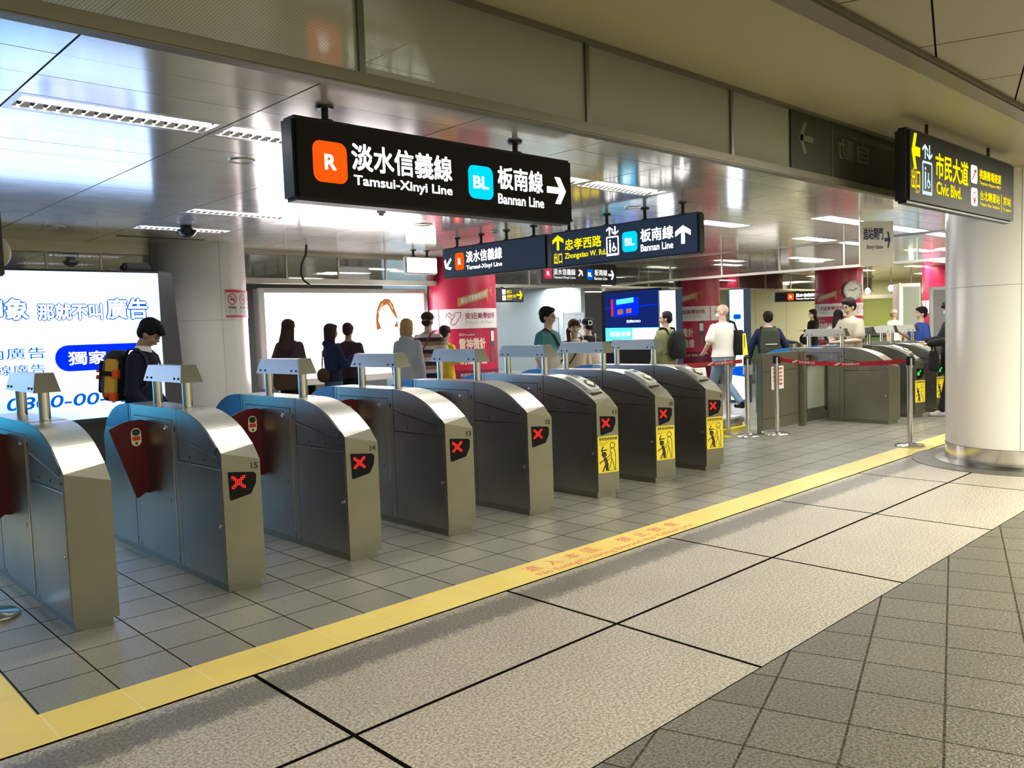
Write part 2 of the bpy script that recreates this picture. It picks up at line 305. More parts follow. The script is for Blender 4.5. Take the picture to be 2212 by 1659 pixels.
# ---- lettering: built-in font turned into mesh, fitted into a box and laid on a surface by a mapping function
_tc = {}
def glyphs(body, bold=.0, res=3):
    k = (body, bold, res)
    if k in _tc: return _tc[k]
    c = bpy.data.curves.new('t', 'FONT'); c.body = body; c.size = 1; c.resolution_u = res
    o = bpy.data.objects.new('t', c); COL.objects.link(o)
    me = bpy.data.meshes.new_from_object(o.evaluated_get(bpy.context.evaluated_depsgraph_get()))
    vs_ = [(v.co.x, v.co.y) for v in me.vertices]; fs_ = [tuple(p.vertices) for p in me.polygons]
    bpy.data.objects.remove(o); bpy.data.curves.remove(c); bpy.data.meshes.remove(me)
    V, Fc = [], []
    nb = 10 if bold > .06 else 4
    offs = [(0, 0)] if not bold else [(math.cos(a) * bold, math.sin(a) * bold) for a in [math.pi * (.25 + 2 * i / nb) for i in range(nb)]] + [(0, 0)]
    for dx, dy in offs:
        b = len(V); V += [(x + dx, y + dy) for x, y in vs_]; Fc += [tuple(i + b for i in f) for f in fs_]
    _tc[k] = (V, Fc); return _tc[k]
def put_text(mb, body, x0, y0, x1, y1, fn, bold=.0, res=3, off=.0):
    V, Fc = glyphs(body, bold, res)
    if not V: return
    a = min(v[0] for v in V); b = max(v[0] for v in V); c = min(v[1] for v in V); d = max(v[1] for v in V)
    o_, ux, uy = Vector(fn(x0, y0)), Vector(fn(x1, y0)), Vector(fn(x0, y1))
    nn = (ux - o_).cross(uy - o_); nn = nn.normalized() if nn.length else Vector((0, 0, 0))
    m_ = len(V) // ((11 if bold > .06 else 5) if bold else 1)      # each layer of a thickened letter sits a hair above the one before
    mb.add([Vector(fn(x0 + (v[0] - a) / (b - a) * (x1 - x0), y0 + (v[1] - c) / (d - c) * (y1 - y0))) + nn * .00012 * (i // m_) for i, v in enumerate(V)], Fc)
def rrect(x0, y0, x1, y1, r, n=5):
    P_ = []
    for cx_, cy_, a0 in ((x1 - r, y1 - r, 0), (x0 + r, y1 - r, 90), (x0 + r, y0 + r, 180), (x1 - r, y0 + r, 270)):
        for i in range(n + 1):
            a = math.radians(a0 + 90 * i / n); P_.append((cx_ + r * math.cos(a), cy_ + r * math.sin(a)))
    return P_
def flat(mb, pts, fn): mb.add([fn(*p) for p in pts], [tuple(range(len(pts)))])
def bar2(mb, a, b, w, fn):
    a = Vector(a); b = Vector(b); d = (b - a).normalized(); n = Vector((-d.y, d.x)) * w / 2
    flat(mb, [tuple(a + n), tuple(a - n), tuple(b - n), tuple(b + n)], fn)
def poly2(mb, pts, w, fn):
    for i in range(len(pts) - 1): bar2(mb, pts[i], pts[i + 1], w, fn)
def disc2(mb, c, r, fn, n=20, r0=0, sy=1):
    if r0:
        for i in range(n):
            a, b = 2 * math.pi * i / n, 2 * math.pi * (i + 1) / n
            flat(mb, [(c[0] + r * math.cos(a), c[1] + sy * r * math.sin(a)), (c[0] + r * math.cos(b), c[1] + sy * r * math.sin(b)), (c[0] + r0 * math.cos(b), c[1] + sy * r0 * math.sin(b)), (c[0] + r0 * math.cos(a), c[1] + sy * r0 * math.sin(a))], fn)
    else: flat(mb, [(c[0] + r * math.cos(2 * math.pi * i / n), c[1] + sy * r * math.sin(2 * math.pi * i / n)) for i in range(n)], fn)
def arrow2(mb, c, s, ang, fn, w=.24, sx=1.0):
    ca, sa = math.cos(ang), math.sin(ang)
    f2 = lambda x, y: fn(c[0] + (x * ca - y * sa) * s * sx, c[1] + (x * sa + y * ca) * s)
    bar2(mb, (-.5, 0), (.42, 0), w, f2)
    flat(mb, [(.5, 0), (.2, .5), (.2 - 1.2 * w, .5), (.5 - 1.25 * w, 0)], f2); flat(mb, [(.5, 0), (.5 - 1.25 * w, 0), (.2 - 1.2 * w, -.5), (.2, -.5)], f2)
# ============================================================ THE SETTING
GX, GW, GD = 1.285, 1.243, .397          # ceiling grid: joint origin, joint spacing, strip depth
ZC = 3.0
struct(MB().add([(-3, 3.965, 0), (42, 3.965, 0), (42, 27, 0), (-3, 27, 0)], [(0, 1, 2, 3)]).build('floor', 'floor_tile'))
struct(MB().add([(-3, 1.928, 0), (42, 1.928, 0), (42, 3.655, 0), (-3, 3.655, 0)], [(0, 1, 2, 3)]).build('floor', 'floor_granite'))
struct(MB().add([(-3, -7, 0), (42, -7, 0), (42, 1.928, 0), (-3, 1.928, 0)], [(0, 1, 2, 3)]).build('floor', 'floor_outer'))
b = MB().box(-3, 12.5, 3.655, 3.965, -.01, .0025).box(.545, .875, 3.967, 9, -.01, .0025)
yl = struct(b.build('trim_1', 'floor_yellow'))
b = MB(); fl = lambda x, y: (x, y, .0028)
for i, ch in enumerate('進入本區'): put_text(b, ch, 3.735 + i * .195, 3.79, 3.735 + i * .195 + .115, 3.905, fl, .012)
for i, ch in enumerate('禁止飲食'): put_text(b, ch, 4.70 + i * .195, 3.79, 4.70 + i * .195 + .115, 3.905, fl, .012)
put_text(b, 'No Eating/Drinking Beyond the Yellow Line', 3.72, 3.672, 5.45, 3.75, fl, .012)
tag(b.build('lettering', 'floor_ink', yl), 'red floor lettering')
b = MB()
for i in range(5): b.add([(9.05 + i * .27, 6.12, .003), (9.19 + i * .27, 6.12, .003), (9.27 + i * .27, 6.28, .003), (9.13 + i * .27, 6.28, .003)], [(0, 1, 2, 3)])
struct(b.build('trim_2', 'hazard_yellow'))
# ceiling over the gates: long metal strips with real gaps, troffer cells left open
TROF = {(0, 2), (1, 2), (2, 2), (3, 2), (4, 2), (8, 2), (9, 2), (10, 2), (7, 5), (10, 6), (2, 11), (2, 15), (14, 6), (14, 12), (19, 12), (19, 16), (23, 16), (17, 2), (20, 6), (26, 6), (14, 2), (18, 9), (24, 9),
        (3, 6), (7, 9), (7, 13), (8, 12), (8, 17), (9, 15), (9, 20), (-2, 4), (-2, 10), (-1, 9), (-1, 13), (11, 26), (15, 30), (19, 26), (23, 30), (14, 38), (18, 38), (22, 38), (16, 46), (20, 46), (27, 20), (27, 28), (4, 28), (7, 30)}  # cells on this line are added lights, brightening people and far hall
b = MB()
for i in range(-4, 32):
    for j in range(-4, 58):
        x0, y0 = GX + i * GW, GD * j + 4.46
        if y0 < 2.8: y0c = 2.8
        else: y0c = y0
        if (i, j) in TROF: continue
        t = random.uniform(-1, 1) * .0009; t2 = random.uniform(-1, 1) * .0006
        X0, X1, Y0, Y1 = x0 + .006, x0 + GW - .006, y0c + .003, y0 + GD - .003
        b.add([(X0, Y0, ZC + t - t2), (X1, Y0, ZC + t + t2), (X1, Y1, ZC - t + t2), (X0, Y1, ZC - t - t2), (X0, Y0, ZC + .02), (X1, Y0, ZC + .02), (X1, Y1, ZC + .02), (X0, Y1, ZC + .02)],
              [(0, 1, 2, 3), (0, 4, 5, 1), (1, 5, 6, 2), (2, 6, 7, 3), (3, 7, 4, 0)])
struct(b.build('ceiling', 'ceiling_metal'))
b = MB()
for i in range(-4, 33): b.box(GX + i * GW - .0075, GX + i * GW + .0075, 2.8, 27, 3.003, 3.015)
struct(b.build('ceiling', 'ceiling_void'))
struct(MB().box(-4, 42, 2.74, 27, 3.12, 3.14).build('ceiling', 'ceiling_void'))
b = MB(); b.box(-4, 42, 1.84, 2.72, 3.0, 3.05); struct(b.build('ceiling', 'soffit'))
# near-hall ceiling, panels laid on a turned grid
b = MB(); ca, sa = math.cos(math.radians(18.1)), math.sin(math.radians(18.1))
pg = .90; ox, oy = 4.70, 1.642
def clipy(P_, ymax):
    out = []
    for k in range(len(P_)):
        a, c = P_[k], P_[(k + 1) % len(P_)]
        if a[1] <= ymax: out.append(a)
        if (a[1] <= ymax) != (c[1] <= ymax):
            t = (ymax - a[1]) / (c[1] - a[1]); out.append((a[0] + t * (c[0] - a[0]), ymax))
    return out
for i in range(-10, 26):
    for j in range(-26, 12):
        q = [(i * pg + .005, j * pg * .49 + .005), ((i + 1) * pg - .005, j * pg * .49 + .005), ((i + 1) * pg - .005, (j + 1) * pg * .49 - .005), (i * pg + .005, (j + 1) * pg * .49 - .005)]
        q = [(ox + x * ca - y * sa, oy + x * sa + y * ca) for x, y in q]
        if max(p[0] for p in q) < -4 or min(p[0] for p in q) > 20 or max(p[1] for p in q) < -7: continue
        q = clipy(q, 1.72)
        if len(q) > 2: b.add([(x, y, 3.0) for x, y in q][::-1], [tuple(range(len(q)))])
struct(b.build('ceiling', 'soffit2'))
struct(MB().box(-4, 42, -7, 1.72, 3.03, 3.05).build('ceiling', 'ceiling_void'))
struct(MB().box(-4, 42, 1.715, 1.85, 2.962, 3.04).build('trim_3', 'beam', bevel=.012))
# outer walls
struct(MB().box(-3.2, -3, -7, 27, 0, 3.1).build('wall_left', 'mid_grey'))
struct(MB().box(-3, 42, -7.2, -7, 0, 3.1).build('wall_back', 'soffit'))
b = MB()
for k in range(14): b.box(33.9, 34, 3 + k * 1.5 + .01, 3 + k * 1.5 + 1.49, 0.02, 3.1)
struct(b.build('wall_right', 'cream'))
struct(MB().box(34.02, 34.2, -7, 27, 0, 3.1).build('wall_right', 'wall_yellow'))
struct(MB().box(14, 27.6, 25.6, 25.8, 0, 3.4).build('wall_far', 'wall_blue'))
struct(MB().box(27.6, 42, 23.0, 23.2, 0, 3.4).build('wall_far', 'wall_grey'))
struct(MB().box(-3, 14, 20, 20.2, 0, 3.1).build('wall_far', 'mid_grey'))
# ------------------------------------------------------------ glazed smoke screens under the ceiling
def screen_row(name, label, a, bb, axis, fixed, mull, z0, z1, glass, railmat, rt=.06, rh=.05, th=.06, group=None):
    t = thing(name, label, 'glass screen', (0, 0, 0), group=group)
    def bx(m, u0, u1, w, zz0, zz1):
        if axis == 'x': m.box(u0, u1, fixed - w / 2, fixed + w / 2, zz0, zz1)
        else: m.box(fixed - w / 2, fixed + w / 2, u0, u1, zz0, zz1)
        return m
    bx(MB(), a, bb, rt, z0, z0 + rh).build('bottom_rail', railmat, t, bevel=.006)
    bx(MB(), a, bb, rt, z1 - .02, z1 + th).build('top_rail', railmat, t)
    e = [a] + list(mull) + [bb]
    for u in mull: bx(MB(), u - .014, u + .014, .035, z0 + rh, z1 - .02).build('mullion', 'steel_dark' if railmat == 'beam' else railmat, t)
    for k in range(len(e) - 1):
        if e[k + 1] - e[k] > .05: bx(MB(), e[k] + .014, e[k + 1] - .014, .007, z0 + rh, z1 - .02).build('glass_pane', glass, t)
    return t
near = screen_row('glass_screen', 'long wired glass screen with bronze rails hanging under the ceiling above the yellow line', -2.5, 9.35, 'x', 2.74, [-.78 + 1.32 * k for k in range(8)], 2.54, 3.0, 'wired_glass', 'beam', .07, .055, .05)
screen_row('glass_screen', 'glass screen with pale metal rail running back over the far gates', 3.0, 12.4, 'y', 15.2, [4.3, 5.6, 6.9, 8.2, 9.5, 10.8], 2.50, 3.0, 'clear_glass', 'steel_rail', .06, .05, .02)
screen_row('glass_screen', 'glass screen on the far side above the glowing white advert lightbox', 6.0, 10.1, 'x', 12.6, [6.9, 7.9, 8.9], 2.46, 2.95, 'clear_glass', 'steel_rail', .12, .09, .06)
screen_row('glass_screen', 'glass strip above the glowing video wall at left', -2.5, 4.75, 'x', 12.6, [2.5, 3.3, 4.0], 2.46, 2.87, 'clear_glass', 'steel_rail', .12, .09, .16)
screen_row('glass_screen', 'far glass screen above the blue display beyond the first red column', 11.4, 30, 'x', 12.6, [12.6, 14, 15.4, 16.8, 21, 22.5, 24], 2.46, 2.98, 'clear_glass', 'steel_rail', .08, .05, .03)
# mirrored sign reflected in the near glass, the reflection modelled as a dark panel
t = thing('sign_reflection', 'reflection of a sign in the glass, made as a dark panel with faint arrow, left of the yellow exit sign', 'sign')
MB().box(5.22, 5.804, 2.724, 2.7355, 2.60, 2.978).build('panel', 'reflection_olive', t); MB().box(5.836, 6.98, 2.724, 2.7355, 2.60, 2.978).build('panel', 'reflection_olive', t)
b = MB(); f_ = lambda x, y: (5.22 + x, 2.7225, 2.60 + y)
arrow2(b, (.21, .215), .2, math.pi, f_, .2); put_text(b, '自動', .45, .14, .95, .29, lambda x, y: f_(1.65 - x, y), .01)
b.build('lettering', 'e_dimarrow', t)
# ------------------------------------------------------------ troffers
def troffer(i, j, label, group):
    x0, y0 = GX + i * GW, 4.46 + GD * j
    t = thing('ceiling_light', label, 'ceiling light', (x0, y0, ZC), group=group)
    fr = MB(); w_, d_ = GW, GD
    fr.box(.006, w_ - .006, .003, .055, 0, .02).box(.006, w_ - .006, d_ - .055, d_ - .003, 0, .02).box(.006, .045, .055, d_ - .055, 0, .02).box(w_ - .045, w_ - .006, .055, d_ - .055, 0, .02)
    fr.build('frame', 'louver', t)
    zl = .085 if x0 < 9 else .012; MB().box(.04, w_ - .04, .05, d_ - .05, zl, zl + .005).build('lamp_panel', 'e_tube', t)
    if x0 < 9:
        lv = MB(); n = 16
        for k in range(n + 1):
            x = .05 + (w_ - .1) * k / n
            lv.add([(x - .03, .055, .008), (x + .03, .055, .008), (x + .002, d_ / 2, .035), (x - .002, d_ / 2, .035), (x, .055, .05), (x, d_ / 2, .06)], [(0, 1, 2, 3), (0, 4, 5, 3), (1, 4, 5, 2), (0, 1, 4)])
            lv.add([(x - .03, d_ - .055, .008), (x + .03, d_ - .055, .008), (x + .002, d_ / 2 + .01, .035), (x - .002, d_ / 2 + .01, .035), (x, d_ - .055, .05), (x, d_ / 2, .06)], [(0, 1, 2, 3), (0, 4, 5, 3), (1, 4, 5, 2), (0, 1, 4)])
        lv.box(.04, w_ - .04, d_ / 2 - .004, d_ / 2 + .012, .006, .05)
        lv.build('louver', 'louver', t)
    return t
tl = {(0, 2): 'louvred ceiling light at top left, nearest the camera', (1, 2): 'louvred ceiling light partly hidden behind the left end of the big black sign', (2, 2): 'ceiling light hidden behind the middle of the big black sign', (3, 2): 'ceiling light hidden behind the right end of the big black sign', (4, 2): 'bright ceiling light just right of the big black sign',
      (2, 11): 'louvred ceiling light over the white column, nearer of two', (2, 15): 'louvred ceiling light beside the black dome camera', (7, 5): 'ceiling light right of the navy exit and line sign',
      (8, 2): 'long ceiling light run above the entry gates, left piece', (9, 2): 'long ceiling light run above the entry gates, middle piece', (10, 2): 'long ceiling light run above the entry gates, right piece', (10, 6): 'ceiling light left of the hanging Entry Gates board'}
for k in sorted(TROF): troffer(*k, tl.get(k, 'added unseen ceiling light that brightens the passage' if k[0] < 10 and k[1] < 21 else 'recessed ceiling light far off over the inner hall'), 'ceiling lights over the gates' if k in tl else 'added unseen ceiling lights over the passage' if k[0] < 10 and k[1] < 21 else 'distant ceiling lights of the inner hall')  # some of the distant ones are likewise added to brighten the far hall
# round ceiling fittings
def ring(x, y, r, label, name='ceiling_speaker', cat='ceiling speaker'):
    o = MB().lathe((0, 0), [(r, 0), (r, -.006), (r - .012, -.008), (r - .016, -.002), (.01, -.002)], 36).build(name, 'ceiling_metal', smooth=True, loc=(x, y, ZC - .001)); tag(o, label, cat, 'flush round ceiling speakers'); return o
ring(3.10, 6.28, .105, 'flush round speaker in the ceiling left of the big black sign')
ring(6.81, 8.74, .12, 'flush round speaker in the ceiling below the big black sign')
ring(8.06, 6.256, .10, 'flush round speaker above the navy exit sign')
ring(3.02, 11.03, .10, 'flush round speaker above the video wall')
for x, y, l in ((5.655, 8.04, 'small smoke detector under the big black sign, left one'), (8.12, 8.79, 'small smoke detector above the red line sign')):
    t = thing('smoke_detector', l, 'smoke detector', (x, y, ZC)); MB().lathe((0, 0), [(.05, 0), (.055, -.012), (.045, -.022), (.02, -.025)], 24).build('base', 'white_paint', t, smooth=True)
    MB().lathe((0, 0), [(.03, -.02), (.032, -.04), (.018, -.05)], 24).build('sensor_head', 'light_grey', t, smooth=True)
t = thing('dome_camera', 'black dome camera on the ceiling over the white column', 'camera', (4.28, 10.25, ZC))
MB().lathe((0, 0), [(.07, 0), (.075, -.05), (.055, -.07)], 28).build('mount', 'black', t, smooth=True); MB().lathe((0, 0), [(.12, -.05), (.125, -.075), (.09, -.12), (.04, -.145)], 28).build('dome', 'black_gloss', t, smooth=True)
t = thing('air_grille', 'slotted air grille in the ceiling seen through the wired glass', 'air grille', (2.56, 3.74, ZC - .004))
for k in range(3): MB().box(0, 1.22, k * .03, k * .03 + .015, 0, .004).build('slot', 'black', t)
t = thing('air_grille', 'thin slot grille in the ceiling in front of the white column', 'air grille', (3.9, 11.6, ZC - .004)); MB().box(0, 1.2, 0, .04, 0, .004).build('slot', 'black', t)
# ------------------------------------------------------------ columns
def cyl_fn(cx_, cy_, r):    # maps arc length (0 at the -Y/-X side facing the viewer) and height onto a column
    return lambda a0: (lambda x, y: (cx_ + r * math.cos(a0 + x / r), cy_ + r * math.sin(a0 + x / r), y))
def white_column(x, y, label, joints, r=.675, top=3.0):
    t = thing('column', label, 'column', (x, y, 0))
    b = MB(); js = sorted(joints); n = 16
    for z0_, z1_ in ((.20, .62 if False else 1.86), (1.866, top)):
        for k in range(len(js)):
            a0 = js[k] + .004; a1 = (js[k + 1] if k + 1 < len(js) else js[0] + 2 * math.pi) - .004
            A = [a0 + (a1 - a0) * i / n for i in range(n + 1)]
            b.add([(r * math.cos(a), r * math.sin(a), z) for z in (z0_, z1_) for a in A], [(i, i + 1, n + 2 + i, n + 1 + i) for i in range(n)])
    b.build('cladding', 'white_gloss', t, smooth=True)
    MB().cyl((0, 0), r - .006, .0, top, 64).build('core', 'light_grey', t, smooth=True, auto=.6)
    MB().cyl((0, 0), r + .004, .03, .195, 64).build('kick_band', 'chrome', t, smooth=True, auto=.6)
    MB().lathe((0, 0), [(r + .10, .0), (r + .10, .012), (r + .03, .022), (r + .01, .03)], 64).build('floor_collar', 'steel_dark', t, smooth=True)
    MB().lathe((0, 0), [(r + .34, .0), (r + .34, .006), (r + .09, .008)], 64).build('stone_ring', 'ring_stone', t, smooth=True)
    return t
aR = math.atan2(-.33, -1.0)
white_column(9.96, 2.66, 'large white glossy column with steel foot band at the right edge', [math.radians(-162), math.radians(-72), math.radians(18), math.radians(108)])
cL = white_column(5.35, 12.45, 'white column with red no smoking notice beside the video wall', [math.radians(-88), math.radians(0), math.radians(90), math.radians(180)])
b = MB(); b2 = MB(); b3 = MB(); fr_ = lambda e: (lambda x, y: (( .68 + e) * math.cos(math.radians(-83) + x / .68), (.68 + e) * math.sin(math.radians(-83) + x / .68), y))
f1, f2_, f3_ = fr_(.002), fr_(.004), fr_(.006)
def strip(m, x0, x1, y0, y1, fn, n=10):
    for k in range(n): flat(m, [(x0 + (x1 - x0) * k / n, y0), (x0 + (x1 - x0) * (k + 1) / n, y0), (x0 + (x1 - x0) * (k + 1) / n, y1), (x0 + (x1 - x0) * k / n, y1)], fn)
strip(b, 0, .75, 1.90, 2.31, f1); b.m = 1; strip(b, 0, .75, 1.90, 1.93, f2_); strip(b, 0, .75, 2.27, 2.31, f2_)
for k in range(3):
    cx_ = .125 + k * .24; disc2(b, (cx_, 2.17), .085, f2_, 24, .070); bar2(b, (cx_ - .055, 2.225), (cx_ + .055, 2.115), .014, f3_)
b.m = 2
for k in range(3):
    cx_ = .125 + k * .24; bar2(b, (cx_ - .045, 2.165), (cx_ + .045, 2.165), .016, f2_); bar2(b, (cx_ + .01, 2.19), (cx_ + .045, 2.2), .01, f2_)
    put_text(b, ['禁帶危險品', '禁止吸菸', '禁止飲食'][k], cx_ - .08, 2.03, cx_ + .08, 2.065, f2_, .02); 
    for q in range(3): bar2(b, (cx_ - .07, 2.005 - q * .02), (cx_ + .07, 2.005 - q * .02), .006, f2_)
tag(b.build('notice', ['paper', 'ink_red', 'ink'], cL), 'red and white prohibition notice')
def red_column(x, y, label, a_text, seed, r=.68, text=True, clock=False):
    t = thing('column', label, 'column', (x, y, 0))
    MB().cyl((0, 0), r, 0, 3.0, 64).build('core', 'wrap_red', t, smooth=True, auto=.6)
    g_ = lambda e: (lambda xx, yy: ((r + e) * math.cos(a_text + xx / r), (r + e) * math.sin(a_text + xx / r), yy))
    b = MB()
    for q in (-2.1, 0, 2.1):
        o_ = lambda e, q=q: (lambda xx, yy: ((r + e) * math.cos(a_text + (xx + q * .68) / r), (r + e) * math.sin(a_text + (xx + q * .68) / r), yy))
        b.m = 0; strip(b, -.70, .70, 1.62, 2.0, o_(.003), 20)
        b.m = 1; put_text(b, '安妞美學診所', -.17, 1.80, .55, 1.92, o_(.006), .02)
        bar2(b, (-.50, 1.87), (-.42, 1.80), .012, o_(.006)); poly2(b, [(-.54, 1.84), (-.53, 1.90), (-.47, 1.93), (-.42, 1.87), (-.34, 1.93), (-.25, 1.93), (-.25, 1.86), (-.36, 1.71), (-.42, 1.69), (-.46, 1.74), (-.36, 1.88)], .012, o_(.006))
        b.m = 2; put_text(b, 'Beauty At Ease', -.17, 1.69, .45, 1.77, o_(.006), 0)
        b.m = 3
        n = 8
        for k in range(n):
            x0, x1 = -.30 + .62 * k / n, -.30 + .62 * (k + 1) / n
            flat(b, [(x0, 2.04 + .27 * (x0 + .3)), (x1, 2.04 + .27 * (x1 + .3)), (x1, 2.20 + .27 * (x1 + .3)), (x0, 2.20 + .27 * (x0 + .3))], o_(.003))
        flat(b, [(.32, 2.12), (.5, 2.25), (.46, 2.33), (.5, 2.42), (.32, 2.37)], o_(.003))
        b.m = 4; of = o_(.006); put_text(b, '要拉提緊緻請找我', -.24, 0, .30, .10, lambda xx, yy: of(xx, 2.075 + yy + .27 * (xx + .3)), .02)
        b.m = 5; put_text(b, '雷神微針', -.30, 1.20, .24, 1.44, o_(.003), .05); b.m = 4; put_text(b, '雷神微針', -.30, 1.20, .24, 1.44, o_(.006), .015)
        put_text(b, '優尚Focusdual', -.30, 1.48, .0, 1.53, o_(.004), 0)
        b.m = 5; put_text(b, '防皺自體', -.28, .93, .26, 1.15, o_(.003), .05); b.m = 4; put_text(b, '防皺自體', -.28, .93, .26, 1.15, o_(.006), .015)
        b.m = 6; strip(b, -.70, .70, .2, .82, o_(.002), 20); b.m = 4; put_text(b, '見證醫師·士林·板橋·中正', -.3, .70, .5, .76, o_(.005), 0)
        b.m = 7; flat(b, rrect(.38, 1.22, .52, 1.62, .03), o_(.004)); flat(b, rrect(.36, .95, .55, 1.2, .02), o_(.004)); b.m = 0; flat(b, rrect(.40, 1.36, .50, 1.56, .02), o_(.006))
    b.build('advert_wrap', ['wrap_white', 'wrap_ink', 'wrap_grey', 'wrap_gold', 'wrap_white', 'wrap_orange', 'wrap_dark', 'dark_grey'], t)
    return t
red_column(10.72, 12.62, 'red advert-wrapped column nearest the camera, left of the pale blue wall', math.radians(-112), 1)
red_column(18.9, 12.7, 'red advert-wrapped column between the two glowing totems, behind the man in white', math.radians(-168), 2)
red_column(24.5, 11.3, 'red advert-wrapped column that carries the round clock', math.radians(-190), 3)
red_column(26.6, 8.95, 'red advert-wrapped column next to the big white column at right', math.radians(-158), 4)
t = thing('wall_clock', 'round white clock on a red column above the man with a phone', 'clock', (24.03, 10.67, 2.36), math.radians(-130 + 90))
cl = lambda e: (lambda x, y: (x, -.02 - e, y))
b = MB(); disc2(b, (0, 0), .24, cl(.02), 40); b.build('dial', 'paper', t)
b = MB(); b.loft([[(q * math.cos(2 * math.pi * i / 40), yy, q * math.sin(2 * math.pi * i / 40)) for i in range(40)] for q, yy in ((.24, .03), (.28, .03), (.28, -.06), (.25, -.06), (.24, -.03))]); b.build('rim', 'light_grey', t, smooth=True, auto=.6)
b = MB(); bar2(b, (0, 0), (-.15, .02), .018, cl(.025)); bar2(b, (0, 0), (.11, .06), .024, cl(.025)); 
for k in range(12): a = k * math.pi / 6; bar2(b, (.19 * math.cos(a), .19 * math.sin(a)), (.22 * math.cos(a), .22 * math.sin(a)), .014, cl(.024))
b.build('hands', 'ink', t)
# ============================================================ GATES
_mc = {}
def cached(key, name, fn, mats, parent, **k):
    if key in _mc: return link(name, _mc[key], parent)
    o = fn().build(name, mats, parent, **k); _mc[key] = o.data; return o
Wg = .22
LP = [(.07, .056), (.07, .884), (.11, .917), (.18, .965), (.23, .997), (.28, 1.025), (.34, 1.055), (.40, 1.08), (.48, 1.104), (.56, 1.118), (.65, 1.127), (.74, 1.13)]
RP = [(0, .056), (0, .83), (.083, .92), (.165, .975), (.22, 1.008), (.28, 1.038), (.34, 1.066), (.40, 1.086), (.48, 1.108), (.56, 1.122), (.65, 1.13), (.74, 1.13)]
def _smooth(P_, i0, k=4):     # finer curve through the same points
    out = list(P_[:i0])
    for i in range(i0, len(P_) - 1):
        p0, p1, p2, p3 = P_[max(i - 1, i0)], P_[i], P_[i + 1], P_[min(i + 2, len(P_) - 1)]
        for q in range(k):
            t = q / k; out.append(tuple(.5 * (2 * p1[c] + (p2[c] - p0[c]) * t + (2 * p0[c] - 5 * p1[c] + 4 * p2[c] - p3[c]) * t * t + (3 * p1[c] - p0[c] - 3 * p2[c] + p3[c]) * t ** 3) for c in (0, 1)))
    return out + [P_[-1]]
_K = [(.11, .917), (.26, 1.017), (.42, 1.083), (.58, 1.119), (.74, 1.13)]
_KR = [(.083, .92), (.25, 1.027), (.42, 1.088), (.58, 1.121), (.74, 1.13)]
LP = LP[:2] + _smooth(_K, 0, 7); RP = RP[:2] + _smooth(_KR, 0, 7)
REAR = [(1.72, 1.128), (1.82, 1.118), (1.92, 1.095), (2.0, 1.065), (2.08, 1.02), (2.14, .975), (2.18, .93)]
def g_nose():
    b = MB(); L = LP + [(.74, .056)]; Rr = RP + [(.74, .056)]
    n = len(L); vl = [(0, y, z) for y, z in L]; vr = [(Wg, y, z) for y, z in Rr]
    b.m = 1; b.add(vl, [tuple(range(n))]); b.add(vr, [tuple(range(n))[::-1]])
    for i in range(n):
        j = (i + 1) % n
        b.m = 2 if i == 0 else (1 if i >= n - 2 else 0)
        b.add([vl[i], vl[j], vr[j], vr[i]], [(0, 3, 2, 1)])
    return b
def g_mid():
    P_ = [(.742, .056), (.742, 1.13), (1.64, 1.13), (1.64, .93), (2.18, .93), (2.24, .86), (2.24, .056)]
    b = MB(); b.prism([(0, y, z) for y, z in P_], [(Wg, y, z) for y, z in P_]); return b
def g_cap():
    P_ = [(1.642, .932), (1.642, 1.13)] + REAR + [(2.215, .895), (2.18, .932)]
    P_ = [(1.642, .932), (1.642, 1.13)] + REAR + [(2.183, .931)]
    b = MB(); b.prism([(-.004, y, z) for y, z in P_], [(Wg + .004, y, z) for y, z in P_]); return b
def g_side(sgn):     # plates on one flank: door, service panel, cheek
    def fn():
        b = MB(); xa, xb = (-.0035, 0) if sgn < 0 else (Wg, Wg + .0035); y0 = .085 if sgn < 0 else .02
        def pl(P_): b.prism([(xa, y, z) for y, z in P_], [(xb, y, z) for y, z in P_])
        pl([(y0, .075), (.735, .075), (.735, .775), (y0, .785)])                       # door
        pl([(.825, .09), (1.53, .09), (1.53, 1.045), (.825, 1.045)])                     # service panel
        lp = LP if sgn < 0 else RP
        pl([(.16, .868), (.732, .958), (.732, 1.12), (.65, 1.118), (.56, 1.109), (.48, 1.096), (.40, 1.07), (.34, 1.045), (.28, 1.014), (.22, .982), (.125, .918)])   # cheek
        return b
    return fn
def g_lines():
    b = MB()
    for s_ in (-.0012, Wg - .0005):
        e = s_ + .0017
        b.box(s_, e, .7345, .7425, .06, 1.128); b.box(s_, e, .08, .75, .779, .789); b.box(s_, e, .815, .823, .06, 1.05); b.box(s_, e, 1.532, 1.54, .06, 1.05); b.box(s_, e, .82, 1.535, 1.047, 1.054); b.box(s_, e, 1.60, 1.606, .06, 1.12)
        b.prism([(s_, .15, .856), (s_, .735, .948), (s_, .735, .957), (s_, .15, .866)], [(e, .15, .856), (e, .735, .948), (e, .735, .957), (e, .15, .866)])
    b.box(.002, Wg - .002, .7385, .7425, 1.129, 1.1315)
    return b
def g_lip():  # turned panel lips, in bright chrome to stand in for their highlights
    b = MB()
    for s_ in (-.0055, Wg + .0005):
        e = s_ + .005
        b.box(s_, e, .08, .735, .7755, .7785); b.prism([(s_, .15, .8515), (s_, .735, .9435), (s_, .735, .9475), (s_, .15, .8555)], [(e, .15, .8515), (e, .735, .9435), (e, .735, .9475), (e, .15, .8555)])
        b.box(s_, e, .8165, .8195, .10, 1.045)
    return b
